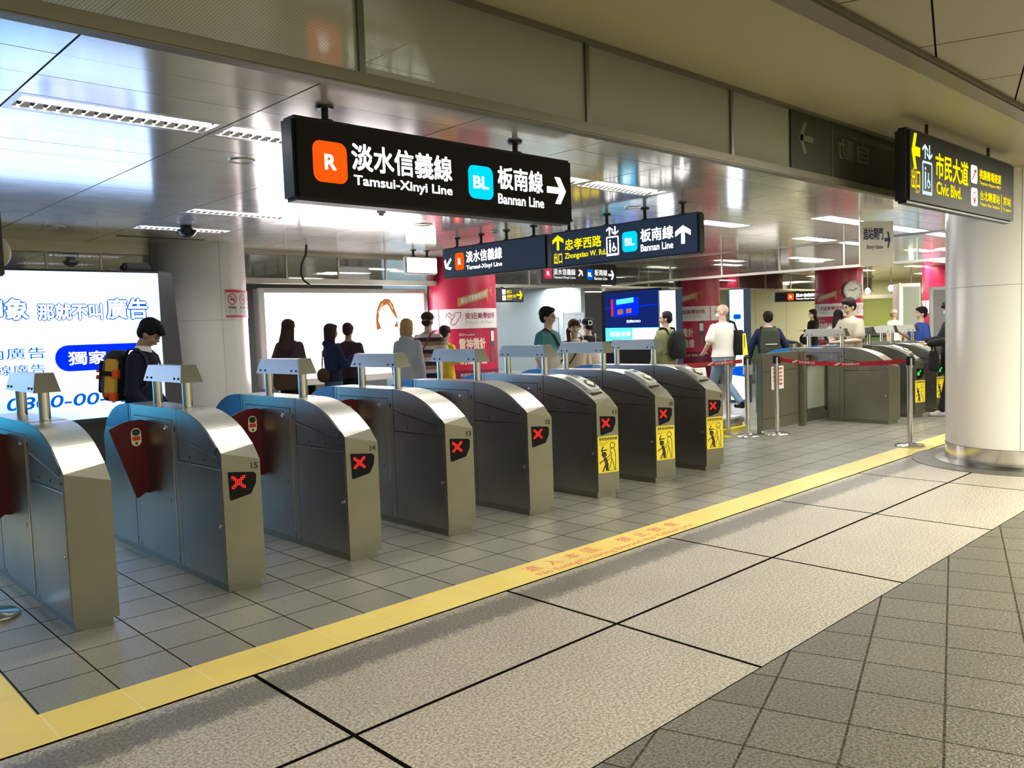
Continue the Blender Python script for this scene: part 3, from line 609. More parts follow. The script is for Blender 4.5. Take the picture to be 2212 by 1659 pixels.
def g_vents():
    b = MB()
    for y, z in ((.55, .822), (.33, .825), (.125, .828)):
        b.ell((-.001, y, z), (.004, .014, .009), 12, 6); b.ell((Wg + .001, y, z), (.004, .014, .009), 12, 6)
    b.box(-.003, 0, .775, .787, .975, 1.01); b.box(-.0045, 0, .895, .903, .47, .50)
    return b
def g_lock(y, z, r):
    b = MB()
    if 1:
        b.loft([[(xx, y + q * math.cos(a), z + q * math.sin(a)) for a in [2 * math.pi * i / 16 for i in range(16)]] for q, xx in ((r, -.003), (r, -.009), (r * .6, -.010), (r * .5, -.006))])
    return b
def g_post(y): return lambda: MB().cyl((.12, y), .033, 1.125, 1.31, 24)
def g_hood():
    b = MB(); A = [(.045, .735, 1.305), (.195, .735, 1.305), (.195, 1.425, 1.305), (.045, 1.425, 1.305)]; B = [(.07, .775, 1.42), (.17, .775, 1.42), (.17, 1.385, 1.42), (.07, 1.385, 1.42)]
    b.loft([A, B]); return b
def g_hoodcap():
    b = MB(); A = [(.043, .733, 1.303), (.197, .733, 1.303), (.197, .755, 1.303), (.043, .755, 1.303)]; B = [(.068, .773, 1.423), (.172, .773, 1.423), (.172, .795, 1.423), (.068, .795, 1.423)]
    b.loft([A, B]); return b
def g_sensors():
    b = MB()
    for y in (.79, .86, 1.28, 1.36):
        b.ell((.050, y, 1.33), (.006, .010, .010), 10, 6); b.ell((.190, y, 1.33), (.006, .010, .010), 10, 6)
    return b
def g_flap(s_):
    def fn():
        P_ = [(0, 1.02), (-.04, 1.033), (-.12, 1.03), (-.19, 1.012), (-.26, .98), (-.10, .47), (-.075, .475), (-.04, .50), (0, .492)]
        P_ = [(x if s_ < 0 else Wg - x, z) for x, z in P_]
        b = MB(); b.prism([(x, 1.285, z) for x, z in P_], [(x, 1.30, z) for x, z in P_]); return b
    return fn
def g_flapst(s_):
    def fn():
        b = MB(); X = lambda x: x if s_ < 0 else Wg - x
        fy = lambda e: (lambda x, y: (X(x), 1.285 - e, y))
        b.m = 0; flat(b, rrect(-.115, .845, -.045, .975, .034), fy(.0015)); b.m = 1; flat(b, rrect(-.108, .92, -.052, .968, .022), fy(.0025)); b.m = 2; flat(b, [(-.108, .885), (-.052, .885), (-.052, .915), (-.108, .915)], fy(.0025))
        b.m = 1; disc2(b, (-.08, .865), .010, fy(.0025), 12); return b
    return fn
fyc = lambda e: (lambda u, z: (u * Wg, .07 * (1 - u) - e, z))    # oblique front face: u across 0..1, z up
def g_led():
    b = MB(); f_ = fyc(.002)
    flat(b, [(.14, .765), (.82, .752), (.88, .735), (.86, .68), (.72, .615), (.20, .585), (.16, .59)], f_); return b
def g_leddots(pattern):
    def fn():
        b = MB(); f_ = fyc(.004); n = 8
        for i in range(n):
            for j in range(n):
                if pattern == 'x': on = abs(i - j) <= 1 or abs(i + j - 7) <= 1; 
                else: on = abs(i - j) <= 1 or (i <= 4 and j == 0) or (j <= 4 and i == 0) or (i <= 4 and j == 1) or (j <= 4 and i == 1)
                if on: disc2(b, (.24 + i * .047, .660 + j * .0105), .018, f_, 8, sy=.22)
        return b
    return fn
def g_sticker():
    b = MB(); f_ = fyc(.0015); g = fyc(.0025)
    flat(b, rrect(.02, .235, .98, .575, .02), f_); b.m = 1
    put_text(b, '發票旅遊諮詢處', .07, .535, .93, .565, g, .02, 2)
    for k in range(3): put_text(b, ['Please enter here', 'from this side', 'counter'][k], .07, .518 - k * .013, [.75, .5, .35][k], .526 - k * .013, g, 0, 1)
    arrow2(b, (.30, .445), .30, math.pi, lambda x, y: g(x, .445 + (y - .445) * .25), .16)
    disc2(b, (.70, .485), .13, g, 20, .10, sy=.22)
    P_ = [(.62, .45), (.55, .36), (.30, .355)]; q = lambda pts, w: [bar2(b, pts[i], pts[i + 1], w, g) for i in range(len(pts) - 1)]
    def st(pts, w):       # stroke with equal optical width in both directions
        for i in range(len(pts) - 1):
            (x0, y0), (x1, y1) = pts[i], pts[i + 1]; dx, dy = (x1 - x0) * Wg, y1 - y0; L = math.hypot(dx, dy) or 1; nx, ny = -dy / L * w / 2, dx / L * w / 2
            flat(b, [(x0 + nx / Wg, y0 + ny), (x0 - nx / Wg, y0 - ny), (x1 - nx / Wg, y1 - ny), (x1 + nx / Wg, y1 + ny)], g)
    st([(.60, .455), (.74, .46), (.82, .43), (.84, .36), (.82, .25)], .006); st([(.60, .455), (.60, .40), (.45, .375), (.32, .375)], .006); st([(.66, .42), (.64, .375), (.45, .350)], .006)
    st([(.66, .37), (.60, .31), (.50, .25)], .006); st([(.68, .36), (.78, .25)], .006)
    disc2(b, (.30, .405), .12, g, 16, sy=.22); flat(b, [(.26, .385), (.42, .37), (.50, .31), (.46, .255), (.36, .255), (.34, .31)], g); st([(.34, .36), (.12, .335), (.10, .32)], .010); st([(.36, .31), (.22, .25)], .012); st([(.46, .31), (.46, .25)], .012)
    st([(.15, .25), (.90, .25)], .003)
    return b
# card reader riding on the nose
def nz(y):
    for k in range(1, len(LP) - 1):
        if LP[k][0] <= y <= LP[k + 1][0]:
            t = (y - LP[k][0]) / (LP[k + 1][0] - LP[k][0]); return LP[k][1] + t * (LP[k + 1][1] - LP[k][1])
    return 1.13
def g_reader():
    b = MB(); rings = []
    for k in range(13):
        y = .50 - .33 * k / 12; hw = .052 + .03 * min(1, k / 7); h = .012 + .018 * min(1, k / 3) + (.012 * (k / 12) ** 2); z = nz(y)
        if k == 12: hw *= .72
        rings.append([(.115 - hw, y, z - .02), (.115 - hw, y, z + h), (.115 - hw * .8, y, z + h + .008), (.115 + hw * .8, y, z + h + .008), (.115 + hw, y, z + h), (.115 + hw, y, z - .02)])
    b.loft(rings); return b
def surf(e): return lambda x, y: (x, y, nz(y) + .042 + e)
def g_rscreen():
    b = MB(); 
    for k in range(6):
        y0, y1 = .455 - .02 * k, .435 - .02 * k
        b.add([(.075, y0, nz(y0) + .0395), (.150, y0, nz(y0) + .0395), (.155, y1, nz(y1) + .040), (.073, y1, nz(y1) + .040)], [(0, 1, 2, 3)])
    return b
def g_rpad():
    b = MB(); c = (.118, .255); z = nz(.255) + .040; sl = (nz(.30) - nz(.21)) / .09
    f_ = lambda e: (lambda x, y: (c[0] + x, c[1] + y, z + .008 + y * sl + e))
    b.m = 0; disc2(b, (0, -.01), .058, f_(0), 28); b.m = 1; flat(b, [(-.045, -.025), (.01, -.055), (.048, -.01), (-.008, .025)], f_(.008)); b.m = 0; bar2(b, (-.02, -.02), (-.005, -.027), .01, f_(.010))
    return b
def g_rlip():
    b = MB(); ys = (.17, .162); b.box(.045, .185, .150, .178, nz(.165) - .004, nz(.165) + .02); return b
def make_gate(x, label, num=None, reader=False, led=None, sticker=False, y0=4.87, group='fare gates in the row'):
    t = thing('fare_gate', label, 'fare gate', (x, y0, 0), group=group)
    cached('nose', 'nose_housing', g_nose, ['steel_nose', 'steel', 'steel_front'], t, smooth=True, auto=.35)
    cached('mid', 'body', g_mid, 'steel', t)
    cached('cap', 'end_cap', g_cap, 'blue_plastic', t, smooth=True, auto=.5)
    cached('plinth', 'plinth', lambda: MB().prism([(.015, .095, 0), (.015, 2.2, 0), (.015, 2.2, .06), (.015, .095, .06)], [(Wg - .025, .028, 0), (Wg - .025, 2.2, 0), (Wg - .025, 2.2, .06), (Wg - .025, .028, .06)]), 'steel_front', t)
    cached('sideL', 'side_panel', g_side(-1), 'steel', t, bevel=.0013); cached('sideR', 'side_panel', g_side(1), 'steel', t, bevel=.0013)
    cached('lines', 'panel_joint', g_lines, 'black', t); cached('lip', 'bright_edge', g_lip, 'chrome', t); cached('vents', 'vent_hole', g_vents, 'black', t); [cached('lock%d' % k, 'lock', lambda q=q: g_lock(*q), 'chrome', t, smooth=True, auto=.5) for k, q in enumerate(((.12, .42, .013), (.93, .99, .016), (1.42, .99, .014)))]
    cached('postA', 'post', g_post(.823), 'chrome', t, smooth=True, auto=.6); cached('postB', 'post', g_post(1.36), 'chrome', t, smooth=True, auto=.6)
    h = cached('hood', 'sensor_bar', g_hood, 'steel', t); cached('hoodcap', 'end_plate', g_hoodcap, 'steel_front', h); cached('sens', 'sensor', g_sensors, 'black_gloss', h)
    for s_ in (-1, 1):
        f = cached('flap%d' % s_, 'flap', g_flap(s_), 'flap_red', t); cached('fs%d' % s_, 'sticker', g_flapst(s_), ['card_yellow', 'ink', 'ink_red'], f)
    if led:
        l = cached('led', 'display', g_led, 'led_black', t); cached('dots' + led, 'lit_symbol', g_leddots(led), 'e_red' if led == 'x' else 'e_green', l)
    if num:
        b = MB(); put_text(b, num, .75 if len(num) > 1 else .84, .772, .93, .812, fyc(.002), .055); b.build('number', 'ink', t)
    if sticker: cached('sticker', 'pictogram_sticker', g_sticker, ['sticker_yellow', 'ink'], t)
    if reader:
        r = cached('reader', 'card_reader', g_reader, 'reader', t, smooth=True, auto=.6); cached('rscr', 'screen', g_rscreen, 'screen_grey', r); cached('rpad', 'touch_pad', g_rpad, ['reader_dark', 'card_yellow'], r); cached('rlip', 'lip', g_rlip, 'black', r)
    return t
X0g, SPg = 2.194, .8916
gl = [(-1, None, 0, None, 0, 'unnumbered steel fare gate cut by the left edge of the picture'), (0, '15', 0, 'x', 0, 'steel fare gate numbered 15 with red cross light'), (1, '14', 0, 'x', 0, 'steel fare gate numbered 14 with red cross light'),
      (2, '13', 0, 'x', 0, 'steel fare gate numbered 13 with red cross light'), (3, '12', 0, 'x', 0, 'steel fare gate numbered 12, smooth nose and no yellow sticker'), (4, '11', 1, 'x', 1, 'steel fare gate numbered 11 with card reader and yellow sticker'),
      (5, '10', 1, 'x', 1, 'steel fare gate numbered 10 with card reader and yellow sticker'), (6, '9', 1, 'x', 1, 'steel fare gate numbered 9, right end of the numbered row'),
      ]
for n, num, rd, led, st, lab in gl: make_gate(X0g + SPg * n, lab, num, bool(rd), led, bool(st))
make_gate(12.33, 'plain steel fare gate behind the red belt, joined to the glass door', group='fare gates beyond the belt')
make_gate(13.30, 'steel fare gate with green arrow light beside the person in black', None, True, 'a', True, group='fare gates beyond the belt')
make_gate(14.20, 'steel fare gate half hidden behind the person in black', None, True, 'a', True, group='fare gates beyond the belt')
make_gate(15.10, 'farthest steel fare gate, only its sensor bar showing by the big column', None, True, 'a', True, group='fare gates beyond the belt')
# ============================================================ BARRIERS AND BELTS
t = thing('barrier', 'brown steel barrier panel with a paper notice, left of the glass door', 'barrier', (10.45, 5.93, 0))
MB().box(0, 1.05, 0, .05, .04, 1.12).build('panel', 'bronze_steel', t, bevel=.004); MB().box(-.035, .0, -.01, .06, 0, 1.13).build('edge_post', 'steel_front', t)
MB().box(0, 1.05, -.003, 0, .86, .866).box(0, 1.05, -.003, 0, .20, .206).build('panel_joint', 'black', t)
b = MB(); f_ = lambda e: (lambda x, y: (x, -.002 - e, y)); flat(b, [(.26, .60), (.61, .60), (.61, .93), (.26, .93)], f_(.002)); b.m = 1
for k in range(5): put_text(b, ['請往中間通道', '票卡異常請洽', '詢問處服務台', '請勿倚靠', '小心間隙'][k], .30, .875 - k * .055, .57, .91 - k * .055, f_(.004), .02, 2)
b.build('notice', ['paper', 'ink_red'], t)
t = thing('glass_swing_door', 'low framed glass gate door between barrier panel and fare gate', 'gate door', (11.53, 5.86, 0))
MB().box(0, .10, 0, .10, 0, 1.12).build('post', 'bronze_steel', t, bevel=.01)
b = MB(); b.box(.13, .78, .03, .06, .18, .24).box(.13, .78, .03, .06, .88, .93).box(.13, .17, .03, .06, .18, .93).box(.74, .78, .03, .06, .18, .93).box(.13, .78, .02, .07, .05, .18); b.build('door_frame', 'steel_front', t)
MB().box(.17, .74, .042, .050, .24, .88).build('glass_pane', 'frost', t)
def stanchion(x, y, label):
    t = thing('belt_stanchion', label, 'stanchion', (x, y, 0), group='chrome belt stanchions')
    MB().lathe((0, 0), [(.175, 0), (.175, .012), (.16, .025), (.06, .035), (.04, .05)], 40).build('base', 'chrome', t, smooth=True, auto=.8)
    MB().cyl((0, 0), .033, .03, .99, 24).build('pole', 'chrome', t, smooth=True, auto=.6)
    MB().cyl((0, 0), .042, .96, 1.08, 24).build('head', 'chrome', t, smooth=True, auto=.6); MB().cyl((0, 0), .047, 1.075, 1.10, 24).build('head_cap', 'black', t, smooth=True, auto=.6)
    MB().box(-.055, -.03, -.02, .02, .99, 1.08).box(.03, .055, -.02, .02, .99, 1.08).box(-.02, .02, -.055, -.03, .99, 1.08).build('belt_clip', 'black', t); return t
stanchion(10.15, 5.98, 'chrome belt stanchion standing in front of the barrier edge, leftmost of three')
stanchion(10.53, 5.75, 'chrome belt stanchion in front of the paper notice')
stanchion(10.37, 3.91, 'chrome belt stanchion nearest the yellow line')
stanchion(1.02, 5.62, 'chrome belt stanchion cut by the left edge, beside the unnumbered gate')
def belt(a, c, label, sag=.03):
    t = thing('belt', label, 'belt', a); d = Vector(c) - Vector(a); n = 16; u = d.normalized(); nn = Vector((-u.y, u.x, 0)).normalized()
    if nn.x + nn.y > 0: nn = -nn
    zz = lambda q: -sag * 4 * q * (1 - q)
    b = MB(); 
    for e in (0, .002):
        pass
    top = []; 
    for k in range(n + 1):
        q = k / n; p = d * q; top.append(p + Vector((0, 0, zz(q))))
    b.loft([[p + Vector((0, 0, -.028)), p + Vector((0, 0, .028)), p + Vector((0, 0, .028)) + nn * .002, p + Vector((0, 0, -.028)) + nn * .002] for p in top])
    b.build('webbing', 'belt_red', t)
    L = d.length; b = MB(); k = .18
    rd = u if Vector((_R.x, _R.y, 0)).dot(u) > 0 else -u
    while k < L - .4:
        st_ = k if rd == u else L - k
        def fn(x, y, st_=st_):
            q = st_ + (x if rd == u else -x); p = u * q; return p + Vector((0, 0, zz(q / L) + y)) + nn * .004
        bar2(b, (0, -.008), (.07, .004), .012, fn); bar2(b, (.03, .012), (.09, .014), .010, fn); bar2(b, (.0, -.016), (.05, -.014), .008, fn)
        put_text(b, '台北捷運公司', .105, -.014, .34, .018, fn, .03, 2); k += .62
    b.build('lettering', 'paper', t)
belt((8.75, 7.35, 1.03), (10.10, 6.02, 1.04), 'red belt with white lettering running left to the fare gates', .03)
belt((10.53, 5.685, 1.04), (10.38, 3.975, 1.04), 'red belt with white lettering between the two right stanchions', .05)
tag(MB().cyl((0, 0), .035, 0, 1.06, 20).build('barrier_post', 'chrome', None, smooth=True, auto=.6, loc=(10.25, 6.35, 0)), 'slim chrome post behind the leftmost of the three stanchions', 'post')
# step with baskets and boards behind the stanchions
t = thing('low_platform', 'low grey platform with a yellow front edge behind the stanchions', 'platform', (9.4, 6.5, 0))
MB().box(0, 1.5, 0, 1.0, .0, .19).build('deck', 'light_grey', t, bevel=.01); MB().box(-.01, 1.51, -.02, 0, .10, .16).build('trim', 'chrome', t); MB().box(-.02, 1.52, -.09, -.02, 0, .05).build('edge', 'hazard_yellow', t)
t = thing('notice_board', 'small white board with a dark round emblem leaning on the low platform', 'board', (10.35, 6.95, .19), math.radians(-20))
b = MB(); b.prism([(0, 0, 0), (.30, 0, 0), (.30, .15, .72), (0, .15, .72)], [(0, .02, 0), (.30, .02, 0), (.30, .17, .72), (0, .17, .72)]); b.build('board', 'paper', t)
b = MB(); f_ = lambda x, y: (x, y * .208 - .004, y); disc2(b, (.15, .50), .08, f_, 24); put_text(b, '廣告', .08, .28, .22, .36, f_, .02); b.build('emblem', 'ink', t)
t = thing('paper_basket', 'pale pink paper-covered basket on the low platform', 'basket', (10.02, 6.75, .19), math.radians(-30))
b = MB(); b.loft([[(-.13, -.10, 0), (.13, -.10, 0), (.13, .10, 0), (-.13, .10, 0)], [(-.19, -.15, .34), (.19, -.15, .34), (.19, .15, .34), (-.19, .15, .34)]]); b.build('basket', 'pink_paper', t)
b = MB(); f_ = lambda x, y: (x, -.103 - .145 * y, y)
for k in range(3): put_text(b, '回收單程票', -.12, .24 - k * .06, .08, .275 - k * .06, f_, 0, 2)
b.build('lettering', 'ink', t)
# ============================================================ HANGING SIGNS
def frame_fn(o, u, n):
    o, u, n = Vector(o), Vector(u), Vector(n); z = Vector((0, 0, 1))
    return lambda e: (lambda x, y: o + u * x + z * y + n * e)
def lift_icon(b, f, x, y, w_, h, hollow=True):     # lift pictogram: arrows over a box with person and wheelchair
    arrow2(b, (x + w_ * .28, y + h * .83), h * .30, math.pi / 2, f, .18); arrow2(b, (x + w_ * .72, y + h * .83), h * .30, -math.pi / 2, f, .18)
    hb = h * .62; t_ = w_ * .09
    poly2(b, [(x + t_ / 2, y), (x + t_ / 2, y + hb), (x + w_ - t_ / 2, y + hb), (x + w_ - t_ / 2, y), (x, y)], t_, f); bar2(b, (x, y + t_ / 2), (x + w_, y + t_ / 2), t_, f)
    disc2(b, (x + w_ * .3, y + hb * .80), w_ * .07, f, 12); bar2(b, (x + w_ * .3, y + hb * .15), (x + w_ * .3, y + hb * .7), w_ * .13, f)
    disc2(b, (x + w_ * .62, y + hb * .33), w_ * .17, f, 16, w_ * .11); bar2(b, (x + w_ * .6, y + hb * .4), (x + w_ * .6, y + hb * .68), w_ * .08, f); bar2(b, (x + w_ * .6, y + hb * .42), (x + w_ * .82, y + hb * .3), w_ * .07, f)
def sign_box(name, label, o, u, n, w_, h, th, mface, mbody, hang, ztop=3.0, cat='sign', bev=.02, slim=False):
    o, u, n = Vector(o), Vector(u), Vector(n); rz = math.atan2(u.y, u.x)
    t = thing(name, label, cat, o, rz)
    MB().box(0, w_, 0, th, 0, h).build('housing', mbody, t, bevel=bev)
    m_ = .022; b = MB(); b.add([(m_, -.002, m_), (w_ - m_, -.002, m_), (w_ - m_, -.002, h - m_), (m_, -.002, h - m_)], [(0, 1, 2, 3)]); b.build('face_panel', mface, t)
    for hx in hang:
        b = MB()
        if slim: b.cyl((hx, th * .6), .012, h - .01, ztop - o.z + .004, 12)
        else: b.cyl((hx, th / 2), .022, h - .01, ztop - o.z + .01, 16).cyl((hx, th / 2), .05, h - .002, h + .012, 20).cyl((hx, th / 2), .05, ztop - o.z - .018, ztop - o.z + .003, 20, .06)
        b.build('hanger', 'black', t, smooth=True, auto=.5)
    return t, (lambda e: (lambda x, y: (x, -.003 - e, y)))
# big black sign
t, f = sign_box('line_sign', 'big black hanging sign: orange R, cyan BL and arrow to the right', (2.527, 4.45, 2.404), (1, 0, 0), (0, -1, 0), 2.445, .50, .16, 'sign_black', 'black', (.27, 1.90))
def badge(t, f, x0, y0, x1, y1, txt, m, ww=.34):
    b = MB(); flat(b, rrect(x0, y0, x1, y1, (x1 - x0) * .22), f(0)); p = b.build('line_badge', m, t)
    b = MB(); w_ = (x1 - x0); ww = .34 if len(txt) == 1 else .62; put_text(b, txt, x0 + w_ * (.5 - ww / 2), y0 + (y1 - y0) * .31, x0 + w_ * (.5 + ww / 2), y0 + (y1 - y0) * .69, f(.002), .035); b.build('letter', 'e_white', p)
badge(t, f, .122, .118, .362, .366, 'R', 'e_orange'); badge(t, f, 1.352, .120, 1.588, .353, 'BL', 'e_cyan')
b = MB(); g = f(.001)
put_text(b, '淡水信義線', .395, .213, 1.205, .382, g, .028); put_text(b, 'Tamsui-Xinyi Line', .405, .104, 1.202, .184, g, .026)
put_text(b, '板南線', 1.634, .210, 2.105, .374, g, .028); put_text(b, 'Bannan Line', 1.632, .102, 2.11, .176, g, .026); arrow2(b, (2.255, .25), .205, 0, g, .24, 1.05)
b.build('lettering', 'e_white', t)
# navy signs along the passage
t, f = sign_box('line_sign', 'slate hanging sign with arrow down-left, orange R, farther half of the navy pair', (8.2, 10.09, 2.395), (0, -1, 0), (-1, 0, 0), 2.245, .465, .13, 'sign_navy', 'black', (.3, .85, 1.4, 1.95))
badge(t, f, .315, .112, .525, .368, 'R', 'e_orange'); b = MB(); g = f(.001)
arrow2(b, (.15, .225), .20, math.radians(225), g, .2); put_text(b, '淡水信義線', .575, .205, 1.365, .375, g, .022); put_text(b, 'Tamsui-Xinyi Line', .575, .085, 1.36, .165, g, .02); b.build('lettering', 'e_white', t)
t, f = sign_box('exit_and_line_sign', 'navy hanging sign with yellow exit text and cyan BL, arrow up', (8.2, 7.78, 2.385), (0, -1, 0), (-1, 0, 0), 2.36, .475, .13, 'sign_navy', 'black', (.3, .95, 1.55, 2.1))
badge(t, f, 1.245, .105, 1.48, .352, 'BL', 'e_cyan'); b = MB(); g = f(.001)
lift_icon(b, g, .99, .09, .20, .36); put_text(b, '板南線', 1.53, .205, 2.01, .36, g, .022); put_text(b, 'Bannan Line', 1.53, .09, 2.005, .175, g, .02); arrow2(b, (2.145, .235), .215, math.pi / 2, g, .24, 1)
b.build('lettering', 'e_white', t)
b = MB(); arrow2(b, (.155, .33), .2, math.pi / 2, g, .22); put_text(b, '出口', .075, .05, .225, .20, g, .02); put_text(b, '忠孝西路', .28, .215, .91, .36, g, .024); put_text(b, 'Zhongxiao W. Rd.', .275, .085, .985, .18, g, .02)
b.build('exit_lettering', 'e_yellow', t)
# smaller black sign behind
t, f = sign_box('line_sign', 'small black hanging sign with R, diagonal arrow, BL and right arrow, below the navy pair', (10.73, 10.4, 2.375), (1, 0, 0), (0, -1, 0), 2.12, .40, .14, 'sign_black', 'black', (.4, 1.7))
badge(t, f, .07, .09, .262, .29, 'R', 'e_kred'); badge(t, f, 1.225, .09, 1.40, .29, 'BL', 'e_ink_blue'); b = MB(); g = f(.001)
put_text(b, '淡水信義線', .30, .165, .90, .28, g, .02); put_text(b, 'Tamsui-Xinyi Line', .295, .085, .895, .145, g, .015); arrow2(b, (1.04, .205), .15, math.radians(45), g, .22)
put_text(b, '板南線', 1.445, .17, 1.825, .29, g, .02); put_text(b, 'Bannan Line', 1.44, .09, 1.82, .15, g, .015); arrow2(b, (1.945, .19), .18, 0, g, .24); b.build('lettering', 'e_dimwhite', t)
# yellow exit sign by the big column
YS = 2.30
t, f = sign_box('exit_sign', 'black hanging sign with yellow exit lettering Civic Blvd. beside the big column', (6.08, YS, 2.385), (1, 0, 0), (0, -1, 0), 2.42, .525, .10, 'sign_black', 'black', (.5, 1.9), slim=True)
S_ = 2.42 / 1560; H_ = .505 / 870
b = MB(); g = f(.001)
arrow2(b, (.125, .365), .25, math.pi, g, .26, .62); put_text(b, '出口', .045, .10, .20, .245, g, .02); put_text(b, 'EXIT', .12, .075, .20, .095, g, 0); put_text(b, '市民大道', .50, .215, 1.205, .405, g, .026); put_text(b, 'Civic Blvd.', .52, .10, 1.05, .195, g, .024)
put_text(b, '桃園機場捷運', 1.47, .305, 2.03, .385, g, .02); put_text(b, 'Taoyuan Airport MRT', 1.47, .255, 2.03, .29, g, .01); put_text(b, '台北轉運站', 1.49, .135, 2.0, .215, g, .02); put_text(b, '京站', 2.09, .14, 2.31, .215, g, .02); put_text(b, 'Taipei Bus Station', 1.49, .085, 2.0, .118, g, .01); put_text(b, 'Q square', 2.09, .085, 2.32, .118, g, .01); bar2(b, (2.045, .075), (2.045, .225), .012, g)
b.build('exit_lettering', 'e_yellow', t)
b = MB(); lift_icon(b, g, .245, .085, .19, .36); b.build('lift_symbol', 'e_paleblue', t)
b = MB(); flat(b, rrect(1.265, .255, 1.425, .40, .03), g); flat(b, rrect(1.27, .075, 1.43, .22, .03), g); p = b.build('symbol_tile', 'e_dimwhite', t)
b = MB(); g2 = f(.003); bar2(b, (1.29, .28), (1.39, .37), .016, g2); bar2(b, (1.33, .36), (1.395, .35), .012, g2); disc2(b, (1.35, .15), .04, g2, 16, .03); flat(b, [(1.32, .095), (1.38, .095), (1.36, .12), (1.38, .14), (1.32, .14), (1.34, .12)], g2); b.build('symbol', 'ink_red', p)
# entry gates board
t = thing('entry_gates_board', 'white hanging board reading Entry Gates with a right arrow', 'sign', (11.61, 5.04, 2.30), math.radians(-32))
MB().box(0, .52, 0, .012, 0, .62).build('board', 'white_paint', t); MB().box(-.012, 0, -.004, .016, 0, .70).build('edge_strip', 'white_paint', t)
b = MB(); f_ = lambda x, y: (x, -.003, y); put_text(b, '進站閘門', .045, .36, .355, .53, f_, .03); put_text(b, 'Entry Gates', .10, .22, .355, .29, f_, .02); arrow2(b, (.425, .36), .15, 0, lambda x, y: f_(x, .36 + (y - .36) * 1.5), .22, .62); b.build('lettering', 'ink_navy', t)
# small exit sign and far line sign
t, f = sign_box('exit_sign', 'small grey hanging sign with yellow arrow right of the first red column', (11.62, 13.2, 2.17), (1, 0, 0), (0, -1, 0), 1.42, .31, .12, 'dark_grey', 'black', (.3, .8), 3.0)
b = MB(); g = f(.001); arrow2(b, (1.27, .155), .18, 0, g, .24); put_text(b, '出口', .88, .19, 1.02, .265, g, .02); put_text(b, '站前地下街', .88, .09, 1.16, .165, g, .02); put_text(b, 'Exit M3', .88, .045, 1.02, .075, g, .01); b.build('exit_lettering', 'e_yellow', t)
b = MB(); flat(b, rrect(.74, .165, .85, .275, .01), g); flat(b, rrect(.74, .035, .85, .145, .01), g); b.build('symbol_tile', 'e_dimwhite', t)
t, f = sign_box('line_sign', 'far dark hanging sign with glowing R between totem and clock column', (23.85, 13.05, 2.12), (.72, -.69, 0), (-.69, -.72, 0), 1.54, .31, .14, 'sign_black', 'mid_grey', (.74,), 2.452)
badge(t, f, .40, .05, .60, .26, 'R', 'e_orange'); b = MB(); g = f(.001); put_text(b, '淡水信義線', .66, .14, 1.24, .25, g, .03); put_text(b, 'Tamsui-Xinyi Line', .66, .05, 1.24, .11, g, .02); arrow2(b, (1.38, .155), .18, -math.pi / 2, g, .26); b.build('lettering', 'e_white', t)
# lit exit box seen edge-lit
t, f = sign_box('exit_light_box', 'small glowing white light box hanging on two rods left of the slate sign', (8.55, 11.5, 2.585), (1, 0, 0), (0, -1, 0), .69, .30, .10, 'e_box', 'light_grey', (.2, .5))
# display at left edge
t = thing('hanging_monitor', 'black hanging monitor cut by the left edge above the video wall', 'monitor', (1.50, 7.0, 2.11))
MB().box(-.7, .055, 0, .10, 0, .55).build('case', 'black', t, bevel=.01); MB().box(-.06, .02, .02, .08, .53, .89).build('bracket', 'black', t)
for zz, l in ((2.62, 'round cream fitting above the black monitor at left edge, upper one'), (2.30, 'round cream fitting beside the black monitor at left edge, lower one')):
    tag(MB().ell((0, 0, 0), (.10, .10, .12), 24, 14).build('round_fitting', 'cream', None, smooth=True, loc=(1.50 + (.05 if zz < 2.4 else 0), 7.21, zz)), l, 'fitting')
# black cable
tag(MB().tube([(6.72, 11.6, 3.0), (6.70, 11.6, 2.85), (6.62, 11.6, 2.70), (6.60, 11.6, 2.55), (6.64, 11.6, 2.45), (6.74, 11.6, 2.38)], .018, 10).build('hanging_cable', 'black', None, smooth=True), 'loose black cable hanging from the ceiling left of the light box', 'cable')
# ============================================================ VIDEO WALL, LIGHTBOX, TOTEMS
t = thing('video_wall', 'huge glowing white video wall with blue Chinese advert text at left', 'screen', (0, 11.0, 0))
b = MB(); b.add([(-1.6, -.005, .66), (4.178, -.005, .66), (4.178, -.005, 2.465), (-1.6, -.005, 2.465)], [(0, 1, 2, 3)]); b.build('screen', 'e_screen', t)
b = MB(); b.box(-1.7, 4.22, 0, .35, .60, 2.49).box(-1.7, 4.2, .05, .3, 0, .60); b.build('cabinet', 'black', t)
b = MB(); b.prism([(4.185, -.02, .10), (4.55, -.02, .10), (4.43, -.02, 1.1), (4.37, -.02, 2.3), (4.35, -.02, 2.47), (4.185, -.02, 2.49)], [(4.185, .33, .10), (4.55, .33, .10), (4.43, .33, 1.1), (4.37, .33, 2.3), (4.35, .33, 2.47), (4.185, .33, 2.49)]); b.build('side_wing', 'dark_grey', t)
sc_ = lambda e: (lambda x, y: (x, -.008 - e, y))
def outline_text(mb, body, x0, y0, x1, y1, ink, w_=.05):
    mb.m = 0; a = .055 * (y1 - y0); put_text(mb, body, x0 - a, y0 - a, x1 + a, y1 + a, sc_(0), .085); mb.m = 1; put_text(mb, body, x0, y0, x1, y1, sc_(.004), .03)
b = MB(); outline_text(b, '廣告', 3.52, 1.88, 4.02, 2.14, 0, .05); outline_text(b, '那就不叫', 2.75, 1.88, 3.47, 2.08, 0, .04); outline_text(b, '印象', 2.16, 1.89, 2.65, 2.14, 0, .05); b.build('outlined_lettering', ['e_ink_blue', 'e_totem'], t)
